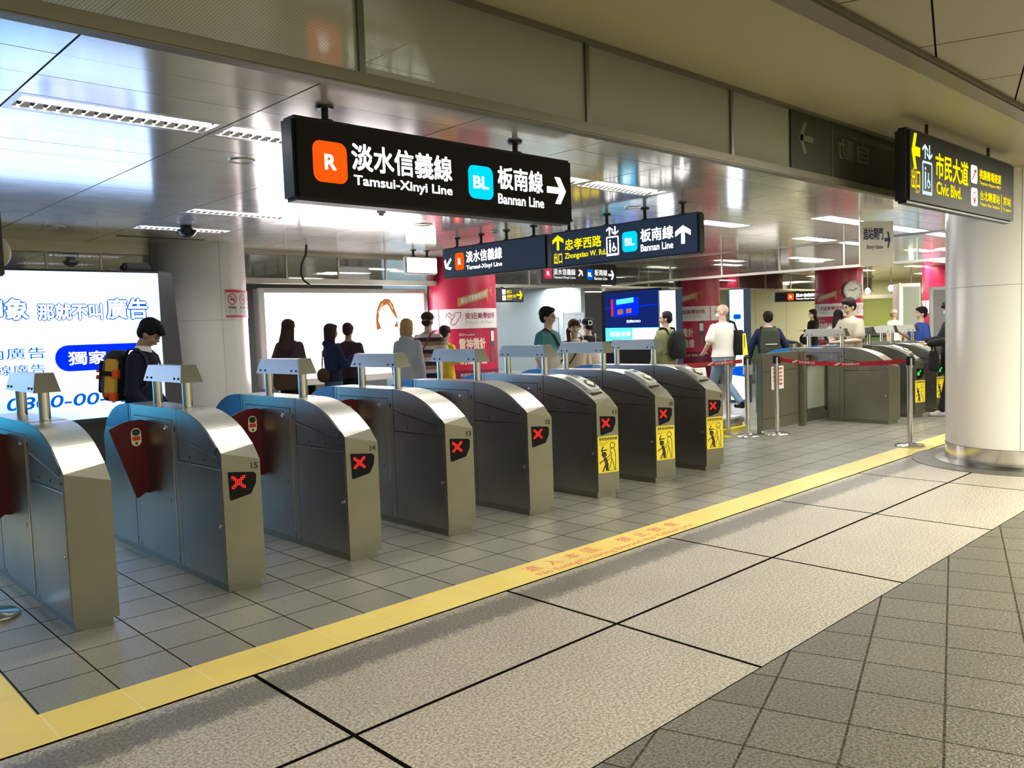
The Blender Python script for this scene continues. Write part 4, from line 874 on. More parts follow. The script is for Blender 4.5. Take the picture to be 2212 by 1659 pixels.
b = MB(); put_text(b, '車站內廣告', 1.75, 1.43, 2.80, 1.565, sc_(0), 0); put_text(b, '捷運紅線廣告', 1.72, 1.245, 2.79, 1.365, sc_(0), 0); put_text(b, '0800-00-1234', 2.34, .83, 4.06, .98, lambda x, y: sc_(0)(x + (y - .83) * .25, y), .018); b.build('lettering', 'e_ink_blue', t)
b = MB(); flat(b, rrect(2.90, 1.255, 4.05, 1.575, .155, 8), sc_(0)); p = b.build('button', 'e_led_blue', t); b = MB(); put_text(b, '獨家代理', 3.045, 1.33, 3.93, 1.495, sc_(.002), .02); b.build('lettering', 'e_white', p)
tag(MB().box(3.79, 4.13, 11.05, 11.25, 2.49, 2.60).build('speaker_box', 'black', None, bevel=.03), 'small black box sitting on top of the video wall', 'box')
t = thing('advert_lightbox', 'large glowing white advert lightbox with an orange hair picture', 'lightbox', (6.53, 12.9, 0))
MB().box(.03, 3.46, .02, .25, .72, 2.40).build('cabinet', 'light_grey', t)
b = MB(); b.box(0, .10, -.02, .05, .72, 2.41).box(3.43, 3.5, -.02, .05, .72, 2.41).box(.10, 3.43, -.02, .05, 2.325, 2.41).box(.10, 3.43, -.02, .05, .72, .84); b.build('frame', 'white_paint', t, bevel=.008)
b = MB(); b.add([(.10, .0, .84), (3.43, .0, .84), (3.43, .0, 2.325), (.10, .0, 2.325)], [(0, 1, 2, 3)]); b.build('lit_panel', 'e_ad', t)
b = MB(); a_ = lambda e: (lambda x, y: (x, -.006 - e, y)); hx, hz = 2.56, 1.95
b.m = 0; ho = [(-.24, -.30), (-.25, -.10), (-.22, .08), (-.14, .22), (-.02, .285), (.08, .27), (.16, .17), (.22, .0), (.245, -.07)]; hi = [(-.13, -.28), (-.19, -.13), (-.165, .03), (-.09, .13), (.0, .17), (.05, .15), (.12, .03), (.19, -.06), (.215, -.10)]
for k in range(8): flat(b, [(hx + q[0], hz + q[1]) for q in (ho[k], ho[k + 1], hi[k + 1], hi[k])], a_(0))
flat(b, [(hx + .24, hz - .12), (hx + .25, hz - .26), (hx + .15, hz - .26), (hx + .21, hz - .16)], a_(0))
b.m = 1; bar2(b, (hx - .20, hz + .02), (hx - .08, hz + .19), .03, a_(.003)); bar2(b, (hx + .07, hz + .21), (hx + .15, hz + .08), .03, a_(.003)); b.build('hair_picture', ['e_hair', 'e_hair2'], t)
b = MB(); put_text(b, 'R10-G-T07', 3.0, 2.35, 3.35, 2.385, lambda x, y: (x, -.023, y), 0); b.build('code_lettering', 'mid_grey', t)
for x_ in (1.2, 2.4): pass
MB().box(.3, .4, .05, .2, 0, .72).build('leg', 'light_grey', t); MB().box(3.1, 3.2, .05, .2, 0, .72).build('leg', 'light_grey', t)
# blue display kiosk
XK = 16.0
t = thing('display_kiosk', 'wide blue video display in a black case between pale wall and red column', 'screen', (XK, 13.40, 0), math.radians(-90))
MB().box(-.08, 1.76, 0, .35, 0, 2.43).build('case', 'black', t, bevel=.02)
k_ = lambda e: (lambda x, y: (x, -.004 - e, y)); b = MB(); flat(b, [(.05, 1.52), (1.70, 1.50), (1.70, 2.40), (.05, 2.38)], k_(0)); b.m = 1; flat(b, [(.05, 1.19), (1.70, 1.21), (1.70, 1.50), (.05, 1.52)], k_(0))
b.m = 2; flat(b, [(.9, 1.22), (1.68, 1.22), (1.68, 1.49), (.9, 1.49)], k_(.002)); put_text(b, '街友有事', .2, 1.30, .85, 1.42, k_(.004), .03); put_text(b, '北車SOGO', .72, 1.63, 1.15, 1.70, k_(.004), .02)
b.m = 3; flat(b, [(.25, 1.80), (.32, 1.80), (.32, 2.22), (.25, 2.22)], k_(.004)); b.m = 1; flat(b, [(.42, 2.08), (.95, 2.12), (.95, 2.24), (.42, 2.20)], k_(.004)); b.m = 4; flat(b, [(.34, 1.78), (1.1, 1.82), (1.1, 2.24), (.34, 2.22)], k_(.002)); bar2(b, (.05, 2.0), (.25, 2.02), .02, k_(.003)); bar2(b, (1.1, 2.02), (1.68, 2.05), .025, k_(.003)); b.m = 5; flat(b, [(.45, 1.84), (.62, 1.85), (.62, 1.97), (.45, 1.96)], k_(.005)); flat(b, [(.72, 1.86), (.88, 1.87), (.88, 1.98), (.72, 1.97)], k_(.005))
b.build('screen', ['e_kiosk', 'e_kcyan', 'e_totem', 'e_kred', 'e_led_blue', 'e_hair'], t)
def totem(x, y, label, wd, htop):
    rz = math.radians(-48); t = thing('advert_totem', label, 'totem', (x, y, 0), rz)
    MB().box(0, wd + .14, .0, .30, 0, htop + .02).build('case', 'sign_navy', t, bevel=.01)
    b = MB(); flat(b, [(.0, .06), (wd, .06), (wd, htop), (.0, htop)], lambda x_, y_: (x_, -.004, y_)); p = b.build('lit_face', 'e_totem', t)
    b = MB(); flat(b, rrect(wd * .25, 1.62, wd * .8, 1.72, .03), lambda x_, y_: (x_, -.007, y_)); b.build('logo', 'e_ink_blue', p); b = MB(); flat(b, [(0, .55), (wd, .50), (wd, .72), (0, .70)], lambda x_, y_: (x_, -.007, y_)); b.build('wave_band', 'e_ink_blue', p)
totem(14.02, 10.24, 'glowing white totem left of the second red column, behind the olive jacket', .32, 2.26)
totem(14.17, 8.70, 'tall glowing white totem behind the man in white', .26, 2.19)
# poster frames near the pale wall
t = thing('information_stand', 'white information stand with blue arrows behind the woman in cream', 'stand', (19.22, 17.72, 0), math.radians(-42))
MB().box(0, .62, 0, .05, .2, 2.02).build('board', 'white_paint', t); b = MB(); f_ = lambda x, y: (x, -.004, y)
for z_ in (1.62, 1.80): arrow2(b, (.48, z_ - .05), .14, 0, f_, .18)
put_text(b, 'Taipei Main', .3, 1.93, .56, 1.97, f_, 0); disc2(b, (.45, 1.3), .08, f_, 20, .06); b.build('lettering', 'ink_navy', t); b = MB(); b.box(-.02, 0, -.01, .05, 0, 2.04).box(.62, .64, -.01, .05, 0, 2.04).build('frame', 'light_grey', t)
t = thing('poster_frame', 'thin-framed white poster left of the information stand', 'poster', (19.05, 18.05, .9), math.radians(-42)); MB().box(-.25, .20, 0, .03, 0, .98).build('frame', 'dark_grey', t); MB().box(-.04, 0, .0, .03, -.9, 0).build('stand_leg', 'dark_grey', t); b = MB(); flat(b, [(-.23, .02), (.18, .02), (.18, .96), (-.23, .96)], lambda x, y: (x, -.003, y)); b.m = 1; disc2(b, (.08, .3), .07, lambda x, y: (x, -.005, y), 20, .055); b.build('sheet', ['paper', 'ink_navy'], t)
# plain service door in the pale wall
t = struct(MB().box(19.75, 22.1, 25.55, 25.6, 0, 2.35).build('door_1', 'wall_blue')); struct(MB().box(19.70, 19.76, 25.5, 25.6, 0, 2.40).box(22.1, 22.16, 25.5, 25.6, 0, 2.40).box(19.7, 22.16, 25.5, 25.6, 2.35, 2.41).build('door_frame', 'white_paint', t))
MB().box(19.9, 20.0, 25.48, 25.55, 1.0, 1.1).build('handle', 'light_grey', t)
struct(MB().box(21.5, 21.7, 19.0, 25.6, 0, 3.1).build('wall_far', 'wall_grey'))
# escalators
def escalator(x, y, label):
    t = thing('escalator', label, 'escalator', (x, y, 0), math.radians(125), group='escalators beyond the gates')
    for s_ in (-1, 1):
        c = s_ * .55; b = MB(); P_ = []
        for k in range(13): a = math.pi / 2 + math.pi * k / 12; P_.append((.0 + .36 * math.cos(a), c, .66 + .36 * math.sin(a)))
        b.tube([(1.7, c, 1.02)] + P_ + [(1.7, c, .30)], .045, 10); b.build('handrail', 'black', t, smooth=True)
        MB().box(0, 1.7, c - .012, c + .012, .3, .98).build('balustrade', 'glass_green', t); MB().box(-.2, 1.7, c - .14, c + .14, 0, .32).build('skirt', 'steel_front', t); MB().cyl((0, c), .30, .36, .98, 24).build('newel', 'chrome', t, smooth=True, auto=.6)
    MB().box(.2, 1.7, -.42, .42, 0, .05).build('steps', 'steel_dark', t); return t
escalator(19.8, 10.5, 'escalator entrance with steel newel beyond the dark-backpack walker')
escalator(25.4, 9.9, 'second escalator entrance behind the steel newel, further right')
t = thing('glass_balustrade', 'green glass balustrade with metal handrail far right behind the walker in the hat', 'balustrade', (27.5, 11.5, 0), math.radians(-50))
MB().box(-1.5, 3.2, 0, .02, .1, 1.05).build('glass_pane', 'glass_green', t); MB().tube([(-1.5, .01, 1.08), (3.2, .01, 1.08)], .05, 10).build('handrail', 'steel_rail', t, smooth=True)
t = thing('wall_panelling', 'yellow-green wall panelling with metal posts far right', 'wall panel', (31.5, 13.9, 0), math.radians(-50))
MB().box(-1.5, 5.5, 0, .06, 1.0, 2.25).build('upper_panel', 'green_wall', t); MB().box(-1.5, 5.5, -.05, 0, 2.25, 2.4).build('rail', 'steel_rail', t)
for k in range(5): MB().box(-1.2 + k * 1.4, -1.12 + k * 1.4, -.06, 0, 0, 2.3).build('post', 'steel_rail', t)
t = thing('poster_pillar', 'white rectangular poster pillar right of the hat wearer', 'pillar', (24.7, 9.62, 0), math.radians(-45)); MB().box(0, .62, 0, .4, 0, 2.50).build('body', 'white_paint', t); MB().box(.13, .60, -.01, 0, .9, 2.40).build('poster', 'frost', t); MB().box(.0, .05, -.03, .0, 0, 2.52).build('edge_strip', 'white_gloss', t)
for k, (x_, y_) in enumerate(((25.6, 10.9), (26.6, 10.6), (26.9, 10.1), (27.6, 9.7))):
    zl = 2.36 + .08 * (k % 2); t = thing('pendant_lamp', 'small bright pendant lamp far off right of the clock column', 'lamp', (x_, y_, zl), 0, 'bright lamps beyond the clock column'); MB().ell((0, 0, 0), (.075, .075, .10), 16, 10).build('bulb', 'e_spot', t, smooth=True); MB().cyl((0, 0), .012, .09, 3.0 - zl, 10).build('stem', 'steel_dark', t)
t = thing('route_map_stand', 'grey framed map board beside the person in black', 'map board', (16.77, 5.45, 0), math.radians(-50)); MB().box(-.5, .55, 0, .06, .9, 2.1).build('frame', 'light_grey', t); MB().box(-.44, .49, -.01, 0, 1.1, 2.04).build('map_sheet', 'mid_grey', t); MB().box(-.04, .04, .01, .06, 0, .9).build('leg', 'light_grey', t)
# ============================================================ PEOPLE
def fuse(mb, name, mats, parent, vox=.011, sm=3, fac=.5):
    me = bpy.data.meshes.new(name); me.from_pydata(mb.v, [], mb.f)
    o = bpy.data.objects.new(name, me); COL.objects.link(o)
    r = o.modifiers.new('r', 'REMESH'); r.mode = 'VOXEL'; r.voxel_size = vox; r.use_smooth_shade = True
    if sm: s_ = o.modifiers.new('s', 'SMOOTH'); s_.factor = fac; s_.iterations = sm
    m2 = bpy.data.meshes.new_from_object(o.evaluated_get(bpy.context.evaluated_depsgraph_get()))
    bpy.data.objects.remove(o); bpy.data.meshes.remove(me)
    for x in (mats if isinstance(mats, (list, tuple)) else [mats]): m2.materials.append(M[x])
    return link(name, m2, parent)
def ring_e(z, rx, ry, yo=0, xo=0, n=20): return [(xo + rx * math.cos(2 * math.pi * i / n), yo + ry * math.sin(2 * math.pi * i / n), z) for i in range(n)]
V3 = Vector
def rotx(v, c, a):
    y, z = v[1] - c[1], v[2] - c[2]; return (v[0], c[1] + y * math.cos(a) - z * math.sin(a), c[2] + y * math.sin(a) + z * math.cos(a))
def person(x, y, H, face, label, shirt='charcoal', trousers='jeans', skin='skin', hair='hair', style='short', sleeves='long', female=False, armL=None, armR=None, lean=0, headyaw=0, headpitch=0,
           legs=None, vox=.010, shoes='black_cloth', hem=.90, collar=None, loose=1.0, skirt=None, glasses=False, hood=False, fat=1.0, mask=None, group=None):
    s = H / 1.75; t = thing('person', label, 'person', (x, y, 0), math.radians(face - 90), group)
    hw = (.96 if female else 1.07) * fat
    R_ = [(.84, .150, .105, .0), (.95, .162, .112, -.005), (1.05, .140, .098, .0), (1.18, .152, .104, .0), (1.30, .172, .108, .0), (1.39, .168, .095, -.004), (1.44, .125, .078, -.008), (1.49, .060, .058, -.006)]
    sh = .158 * hw; SZ = 1.395
    dl = lambda sg: ((sg * (sh + .045), -.015, SZ - .29), (sg * (sh + .05), .03, SZ - .54))
    AL = armL or dl(-1); AR = armR or dl(1)
    legs = legs or (((-.085, .01, .49), (-.09, -.02, .08)), ((.085, .01, .49), (.09, -.02, .08)))
    la = -math.radians(lean)
    up = lambda v: rotx(v, (0, 0, .95), la) if (lean and v[2] > .9) else v
    def xf(mb, head=False):
        for i, v in enumerate(mb.v):
            if head:
                hy = math.radians(headyaw); hp = -math.radians(headpitch); c = (0, 0, 1.53)
                v = rotx(v, c, hp); X, Y = v[0], v[1]; v = (X * math.cos(hy) - Y * math.sin(hy), X * math.sin(hy) + Y * math.cos(hy), v[2])
            v = up(v) if not lean else rotx(v, (0, 0, .95), la * min(1, max(0, (v[2] - .9) / .15)))
            mb.v[i] = (v[0] * s, v[1] * s, v[2] * s)
        return mb
    # ---- body
    bd = MB(); bd.loft([ring_e(z, rx * hw - .006, ry - .006, yo) for z, rx, ry, yo in R_]); bd.cap((0, -.006, 1.44), (0, .008, 1.55), .056, .052)
    for sg, (el, wr) in ((-1, AL), (1, AR)):
        shp = V3((sg * sh, -.005, SZ)); el = V3(el); wr = V3(wr)
        bd.cap(shp, el, .050, .038); bd.cap(el, wr, .039, .026)
        d = (wr - el).normalized(); side = d.cross(V3((0, 0, 1)) if abs(d.z) < .8 else V3((0, 1, 0))).normalized(); nrm = side.cross(d).normalized()
        pc = wr + d * .045; bd.tube([wr - d * .01, wr + d * .02, pc, wr + d * .09], [.024, .034, .042, .038], 12, .42)
        # flatten axis lies on nrm; fingers leave the far edge
        a0 = d.cross(V3((0, 0, 1)) if abs(d.z) < .9 else V3((1, 0, 0))).normalized()
        b0 = d.cross(a0)
        for k, (L, off) in enumerate(((.066, -.030), (.074, -.010), (.070, .010), (.055, .029))):
            p0 = wr + d * .085 + a0 * off; curl = b0 * (.25 + .06 * k) * (1 if b0.y > 0 else -1)
            d1 = (d + curl * .6).normalized(); p1 = p0 + d1 * L * .5; d2 = (d + curl * 2.0).normalized(); p2 = p1 + d2 * L * .5
            bd.cap(p0, p1, .0088, .0082, 8); bd.cap(p1, p2, .0082, .007, 8)
        ts = -1 if sg * a0.x > 0 else 1
        tp = wr + d * .03 + a0 * ts * .032; tq = tp + (d * .6 + a0 * ts * .8).normalized() * .032; bd.cap(tp, tq, .012, .010, 8); bd.cap(tq, tq + (d * .9 + a0 * ts * .25).normalized() * .03, .010, .008, 8)
    for sg, (kn, an) in zip((-1, 1), legs):
        bd.cap((sg * .085, 0, .90), kn, .080, .052); bd.cap(kn, an, .052, .034); bd.cap(an, V3(an) + V3((0, .12, -.045)), .034, .028)
    xf(bd)
    hd = MB(); hd.ell((0, -.004, 1.662), (.074, .094, .092)); hd.ell((0, .022, 1.60), (.057, .066, .070)); hd.ell((0, .012, 1.625), (.066, .078, .07)); hd.ell((0, .050, 1.567), (.028, .028, .022)); hd.ell((0, .094, 1.618), (.012, .020, .014)); hd.ell((0, .088, 1.635), (.009, .014, .026))
    for sg in (-1, 1): hd.ell((sg * .076, .0, 1.622), (.010, .020, .030)); hd.ell((sg * .035, .066, 1.605), (.022, .016, .02))
    hd.cap((0, -.004, 1.52), (0, .008, 1.58), .052, .052); hd.ell((0, .088, 1.583), (.022, .010, .009))
    xf(hd, True); bd.add(hd.v, hd.f)
    fuse(bd, 'body', skin, t, vox, 2, .4)
    fc = MB()
    for sg in (-1, 1):
        fc.ell((sg * .031, .080, 1.642), (.014, .009, .006), 12, 6); fc.cap((sg * .014, .090, 1.664), (sg * .050, .080, 1.664), .0045, .0035, 6)
    xf(fc, True).build('eyes', 'ink', t, smooth=True)
    mo = MB().cap((-.018, .096, 1.583), (.018, .096, 1.583), .0045, .0045, 8); xf(mo, True).build('mouth', 'wrap_ink', t, smooth=True)
    if glasses:
        g = MB()
        for sg in (-1, 1): g.tube([(sg * .031 + .024 * math.cos(a), .100, 1.640 + .018 * math.sin(a)) for a in [2 * math.pi * i / 16 for i in range(17)]], .002, 6, ends=False); g.tube([(sg * .056, .098, 1.645), (sg * .078, .0, 1.645)], .002, 6)
        g.tube([(-.008, .102, 1.642), (.008, .102, 1.642)], .002, 6); xf(g, True).build('glasses', 'black', t)
    if mask:
        g = MB(); g.ell((0, .045, 1.590), (.058, .062, .042)); xf(g, True); fuse(g, 'face_mask', mask, t, .008)
    # ---- hair
    h = MB()
    if style in ('short', 'crop', 'bun', 'bowl', 'long', 'bob', 'pony', 'messy'):
        e = .0 if style == 'crop' else .010
        h.ell((0, -.018, 1.685), (.082 + e, .092 + e, .083 + e)); h.ell((0, -.045, 1.64), (.076 + e, .064, .085))
        if style != 'crop': h.ell((0, .045, 1.722), (.070, .052, .036))
        for sg in (-1, 1): h.ell((sg * .070, .005, 1.675), (.018, .045, .045))
    if style == 'messy':
        for k in range(22):
            a = random.uniform(0, 6.28); r_ = random.uniform(.02, .08); h.ell((r_ * math.cos(a), .01 + r_ * math.sin(a), 1.745 + random.uniform(-.02, .02) - r_ * .3), (.024, .024, .022))
        h.ell((0, .09, 1.70), (.05, .03, .03))
    if style == 'long': h.loft([ring_e(z, rx, ry, yo) for z, rx, ry, yo in ((1.26, .075, .03, -.115), (1.34, .115, .045, -.11), (1.48, .118, .058, -.075), (1.58, .102, .07, -.04), (1.68, .09, .085, -.02))]);
    if style == 'bob':
        h.loft([ring_e(z, rx, ry, yo) for z, rx, ry, yo in ((1.50, .075, .055, -.05), (1.54, .098, .080, -.035), (1.62, .102, .088, -.026), (1.70, .094, .094, -.018))])
    if style == 'pony': h.tube([(.04, -.09, 1.66), (.085, -.06, 1.60), (.095, .03, 1.52), (.10, .07, 1.44), (.10, .075, 1.36)], [.025, .030, .034, .030, .010], 10); h.ell((0, .078, 1.695), (.065, .024, .03))
    if style == 'bowl': h.ell((0, .0, 1.675), (.094, .104, .07))
    if h.v: xf(h, True); fuse(h, 'hair', hair, t, .009, 3)
    if style in ('cap', 'hat'):
        g = MB(); g.ell((0, -.045, 1.62), (.074, .055, .06)); xf(g, True); fuse(g, 'hair', hair, t, .009, 3)
        c = MB(); c.ell((0, -.005, 1.695), (.092, .108, .075)); 
        if style == 'cap': c.tube([(0, .06, 1.685), (0, .12, 1.688), (0, .165, 1.68)], [.07, .068, .045], 16, .10)
        else: c.cyl((0, 0), .15, 1.672, 1.686, 24, .10)
        xf(c, True); fuse(c, 'hat', hair if style == 'cap' and hair != 'hair' else ('black_cloth' if style == 'cap' else 'cream_cloth'), t, .010, 2)
    # ---- shirt
    e = .016 * loose; c = MB()
    rr = [(z, rx * hw + e, ry + e, yo) for z, rx, ry, yo in R_ if z < 1.47]
    rr = [(hem, rr[0][1] + .012, rr[0][2] + .010, 0)] + [q for q in rr if q[0] > hem + .03] + [(1.475, .078, .070, -.008)]
    c.loft([ring_e(z, rx, ry, yo) for z, rx, ry, yo in rr])
    for sg, (el, wr) in ((-1, AL), (1, AR)):
        shp = V3((sg * sh, -.005, SZ)); el = V3(el); wr = V3(wr)
        if sleeves == 'short': c.cap(shp, shp + (el - shp) * .72, .054 + e * .35, .056 + e * .7, 14)
        else: c.cap(shp, el, .054 + e * .35, .046 + e * .6, 14); c.cap(el, el + (wr - el) * .93, .048 + e * .7, .036 + e * .6, 14)
    if hood: c.ell((0, -.085, 1.47), (.10, .06, .06)); c.cap((-.08, -.02, 1.49), (.08, -.02, 1.49), .03, .03)
    xf(c); so = fuse(c, 'shirt' if sleeves == 'short' else 'jacket', shirt, t, .011, 3)
    if collar:
        c = MB(); c.loft([ring_e(1.455, .082, .078, -.004), ring_e(1.50, .066, .066, .0), ring_e(1.515, .060, .062, .002)]); xf(c); fuse(c, 'collar', collar, t, .008, 2)
    # ---- trousers or skirt
    c = MB(); c.loft([ring_e(z, rx * hw + .012, ry + .012, yo) for z, rx, ry, yo in ((.80, .155, .11, 0), (.88, .165, .115, 0), (.96, .160, .108, 0), (1.0, .148, .10, 0))])
    if skirt: c.loft([ring_e(z, rx, ry) for z, rx, ry in ((.45, .26, .20), (.7, .21, .16), (.95, .155, .11))])
    else:
        for sg, (kn, an) in zip((-1, 1), legs):
            kn = V3(kn); an = V3(an); c.cap((sg * .085, 0, .88), kn, .092, .068, 14); c.cap(kn, kn + (an - kn) * .95, .068, .055, 14)
    xf(c); fuse(c, 'skirt' if skirt else 'trousers', skirt or trousers, t, .012, 3)
    for sg, (kn, an) in zip((-1, 1), legs):
        an = V3(an); d = V3((0, .16, -.045)); c = MB()
        c.cap(an + V3((0, -.02, -.045)), an + V3((0, .15, -.052)), .038, .034, 12); c.cap(an + V3((0, -.01, 0)), an + V3((0, .03, -.02)), .042, .042, 12)
        c.v = [(v[0], v[1], max(v[2], an.z - .079)) for v in c.v]; xf(c); fuse(c, 'shoe', shoes, t, .010, 2)
    return t, so, up, s
def worn(name, label, cat, p, build):   # something carried: its own thing, standing in the carrier's frame
    t = thing(name, label, cat, p.location, p.rotation_euler.z); build(t); return t
def backpack(p, s, m, label, mstrap=None, z0=1.02, z1=1.46, w_=.16, d=.09, lean=0, extra=None):
    def bld(t):
        la = -math.radians(lean); rt = lambda mb: (setattr(mb, 'v', [tuple(q * s for q in rotx(v, (0, 0, .95), la)) for v in mb.v]), mb)[1]
        b = MB(); yb = -.13
        b.loft([[(w_ * f * math.cos(a) * (1 if abs(math.cos(a)) < .8 else .97), yb - d + d * f * math.sin(a) * 1.1, z) for a in [2 * math.pi * i / 20 for i in range(20)]] for z, f in ((z0, .75), (z0 + .04, .98), (z0 + .2, 1.05), (z1 - .12, 1.0), (z1 - .04, .85), (z1, .5))])
        b.ell((0, yb - d - .065, z0 + .14), (w_ * .75, .05, .12)); fuse(rt(b), 'bag_body', m, t, .012, 4)
        b = MB()
        for sg in (-1, 1): b.tube([(sg * .09, -.12, z1 - .06), (sg * .105, -.08, 1.475), (sg * .115, .0, 1.49), (sg * .12, .075, 1.43), (sg * .125, .115, 1.32), (sg * .14, .105, 1.18), (sg * .15, .02, 1.10), (sg * .12, -.10, 1.08)], .022, 8, .35)
        rt(b).build('strap', mstrap or m, t, smooth=True)
        if extra: extra(t, rt, yb, d)
    return worn('backpack', label, 'backpack', p, bld)
RIGHT, AWAY, TOCAM, LEFT = -43.7, 46.4, -133.6, 136.3
# 1 man in dark suit with orange backpack
p, so, up, s = person(2.70, 7.70, 1.80, RIGHT, 'person in dark suit looking down, walking right in front of the video wall', 'suit', 'suit', 'skin', 'hair', 'messy', armR=((.20, .0, 1.12), (.16, .16, .96)), armL=((-.20, .0, 1.12), (-.14, .16, .98)), lean=6, headpitch=28, collar='paper', hem=.80, legs=(((-.085, .14, .49), (-.09, .22, .08)), ((.085, -.02, .49), (.09, -.2, .10))))
def ex(t, rt, yb, d):
    rt(MB().box(-.055, .055, yb - 2 * d - .045, yb - 2 * d + .02, 1.08, 1.36)).build('back_pocket', 'black_cloth', t, bevel=.01)
    b = MB(); b.box(-.075, .075, yb - 2 * d - .055, yb - 2 * d - .03, 1.20, 1.235).box(-.075, .075, yb - 2 * d - .055, yb - 2 * d - .03, 1.26, 1.28).box(-.13, -.10, yb - 2 * d - .02, yb - d, 1.04, 1.13).box(.10, .165, yb - d - .03, yb - d + .01, 1.06, 1.30); rt(b).build('orange_trim', 'bag_orange', t)
    rt(MB().box(.150, .190, yb - d - .02, yb - d + .085, 1.09, 1.39)).build('side_pocket', 'bag_yellow', t, bevel=.012)
    rt(MB().box(.150, .197, yb - d - .04, yb - d + .09, 1.245, 1.285)).build('pocket_strap', 'black_cloth', t); rt(MB().box(.152, .200, yb - d + .05, yb - d + .10, 1.23, 1.30)).build('clip', 'bag_orange', t); rt(MB().box(.152, .196, yb - d + .03, yb - d + .09, 1.03, 1.10)).build('clip', 'bag_orange', t)
backpack(p, s, 'charcoal', 'black backpack with orange and yellow trim worn by the person in a suit', lean=6, extra=ex)
# 2-7 group before the glowing advert
p, so, up, s = person(5.97, 10.92, 1.82, AWAY - 15, 'person with very long dark hair facing the glowing advert, leftmost of the group', 'plum', 'black_cloth', 'skin', 'hair_dark_brown', 'long', 'short', True, armL=((-.24, -.02, 1.13), (-.20, .06, .90)), loose=1.6)
worn('shoulder_bag', 'large dark brown bag of the long-haired person', 'bag', p, lambda t: (fuse(MB().loft([[(.02 + q * math.cos(a), -.17 + .09 * math.sin(a), z) for a in [2 * math.pi * i / 16 for i in range(16)]] for z, q in ((.82, .16), (.88, .22), (1.05, .22), (1.12, .18))]), 'bag_body', 'brown_cloth', t, .014), MB().tube([(-.14, -.16, 1.10), (-.16, -.10, 1.35), (-.13, -.0, 1.52), (-.16, .06, 1.35), (-.14, -.1, 1.05)], .014, 8, .4).build('strap', 'brown_cloth', t, smooth=True)))
p, so, up, s = person(6.55, 10.72, 1.74, AWAY - 50, 'person in navy hoodie and jeans with bent arms before the glowing advert', 'navy', 'jeans', 'skin', 'hair_dark_brown', 'bob', 'long', True, armR=((.22, .08, 1.14), (.14, .30, 1.26)), armL=((-.21, .08, 1.14), (-.04, .32, 1.24)), hood=True, vox=.009)
worn('shoulder_bag', 'small dark bag at the hip of the person in navy hoodie', 'bag', p, lambda t: (fuse(MB().ell((.02, -.17, 1.0), (.15, .08, .11)), 'bag_body', 'brown_cloth', t, .012), MB().tube([(-.10, -.13, 1.05), (-.13, -.09, 1.35), (-.06, .02, 1.50), (.08, .10, 1.35), (.19, .05, 1.1), (.12, -.13, 1.02)], .012, 8, .4).build('strap', 'black_cloth', t, smooth=True)))
p, so, up, s = person(7.05, 11.05, 1.76, AWAY - 10, 'short-haired person in dark tee standing beside the navy hoodie wearer', 'plum', 'black_cloth', 'skin', 'hair_dark_brown', 'crop', 'short', loose=1.5)
p, so, up, s = person(7.22, 9.75, 1.77, AWAY - 20, 'blonde person in pale grey fleece facing the advert', 'fleece', 'black_cloth', 'skin', 'hair_blonde', 'bob', 'long', True, loose=2.2, hood=True, hem=.72)
p, so, up, s = person(7.74, 9.93, 1.87, AWAY - 25, 'person in cap and brown-white striped shirt before the red column', 'stripe', 'navy', 'skin2', 'hair_dark_brown', 'cap', 'short', armR=((.26, .02, 1.17), (.22, .26, 1.10)), loose=1.5)
p, so, up, s = person(8.42, 10.36, 1.66, AWAY - 40, 'person in yellow half hidden behind the striped shirt, by the red column', 'yellow_cloth', 'yellow_cloth', 'skin2', 'hair_dark_brown', 'bowl', 'long', True, armR=((.22, .06, 1.16), (.12, .30, 1.22)))
# strap across the striped shirt
worn('sling_bag', 'dark sling strap crossing the striped shirt', 'bag', bpy.data.objects['person.005'], lambda t: (MB().tube([(.12, .02, 1.60), (.10, -.10, 1.55), (.0, -.155, 1.35), (-.12, -.14, 1.12), (-.16, -.02, 1.06)], .02, 8, .4).build('strap', 'wrap_ink', t, smooth=True)))
# 8 teal shirt man, 9 woman in cream
p, so, up, s = person(7.95, 7.62, 1.85, TOCAM + 62, 'person in teal dyed shirt with glasses and a black cross strap', 'teal_dyed', 'black_cloth', 'skin2', 'hair', 'short', 'short', glasses=True, loose=1.8, fat=1.3, vox=.008, armR=((.27, -.02, 1.13), (.24, .10, .90)), armL=((-.27, .0, 1.13), (-.22, .12, .92)))
worn('sling_bag', 'black strap and white pouch across the teal shirt', 'bag', p, lambda t: (MB().tube([(.10, -.10, 1.52), (.12, .02, 1.58), (.08, .13, 1.48), (-.02, .165, 1.33), (-.14, .15, 1.17), (-.2, .04, 1.08), (-.14, -.12, 1.12)], .024, 8, .35).build('strap', 'black_cloth', t, smooth=True), fuse(MB().ell((.02, .20, 1.02), (.20, .075, .085)), 'pouch', 'cream_cloth', t, .012)))
p, so, up, s = person(8.80, 7.92, 1.68, TOCAM + 8, 'person in cream top with brown fringe and side ponytail facing the camera', 'cream_cloth', 'tan_cloth', 'skin2', 'hair_brown', 'pony', 'long', True, vox=.008, loose=1.4)
worn('sling_bag', 'thin brown strap and tan bag of the person in cream', 'bag', p, lambda t: (MB().tube([(-.10, -.08, 1.40), (-.10, .02, 1.44), (-.05, .13, 1.30), (.08, .15, 1.12), (.18, .10, .98), (.2, -.02, .9)], .010, 8, .4).build('strap', 'brown_cloth', t, smooth=True), fuse(MB().ell((.22, .02, .88), (.06, .11, .09)), 'bag_body', 'tan_cloth', t, .012)))
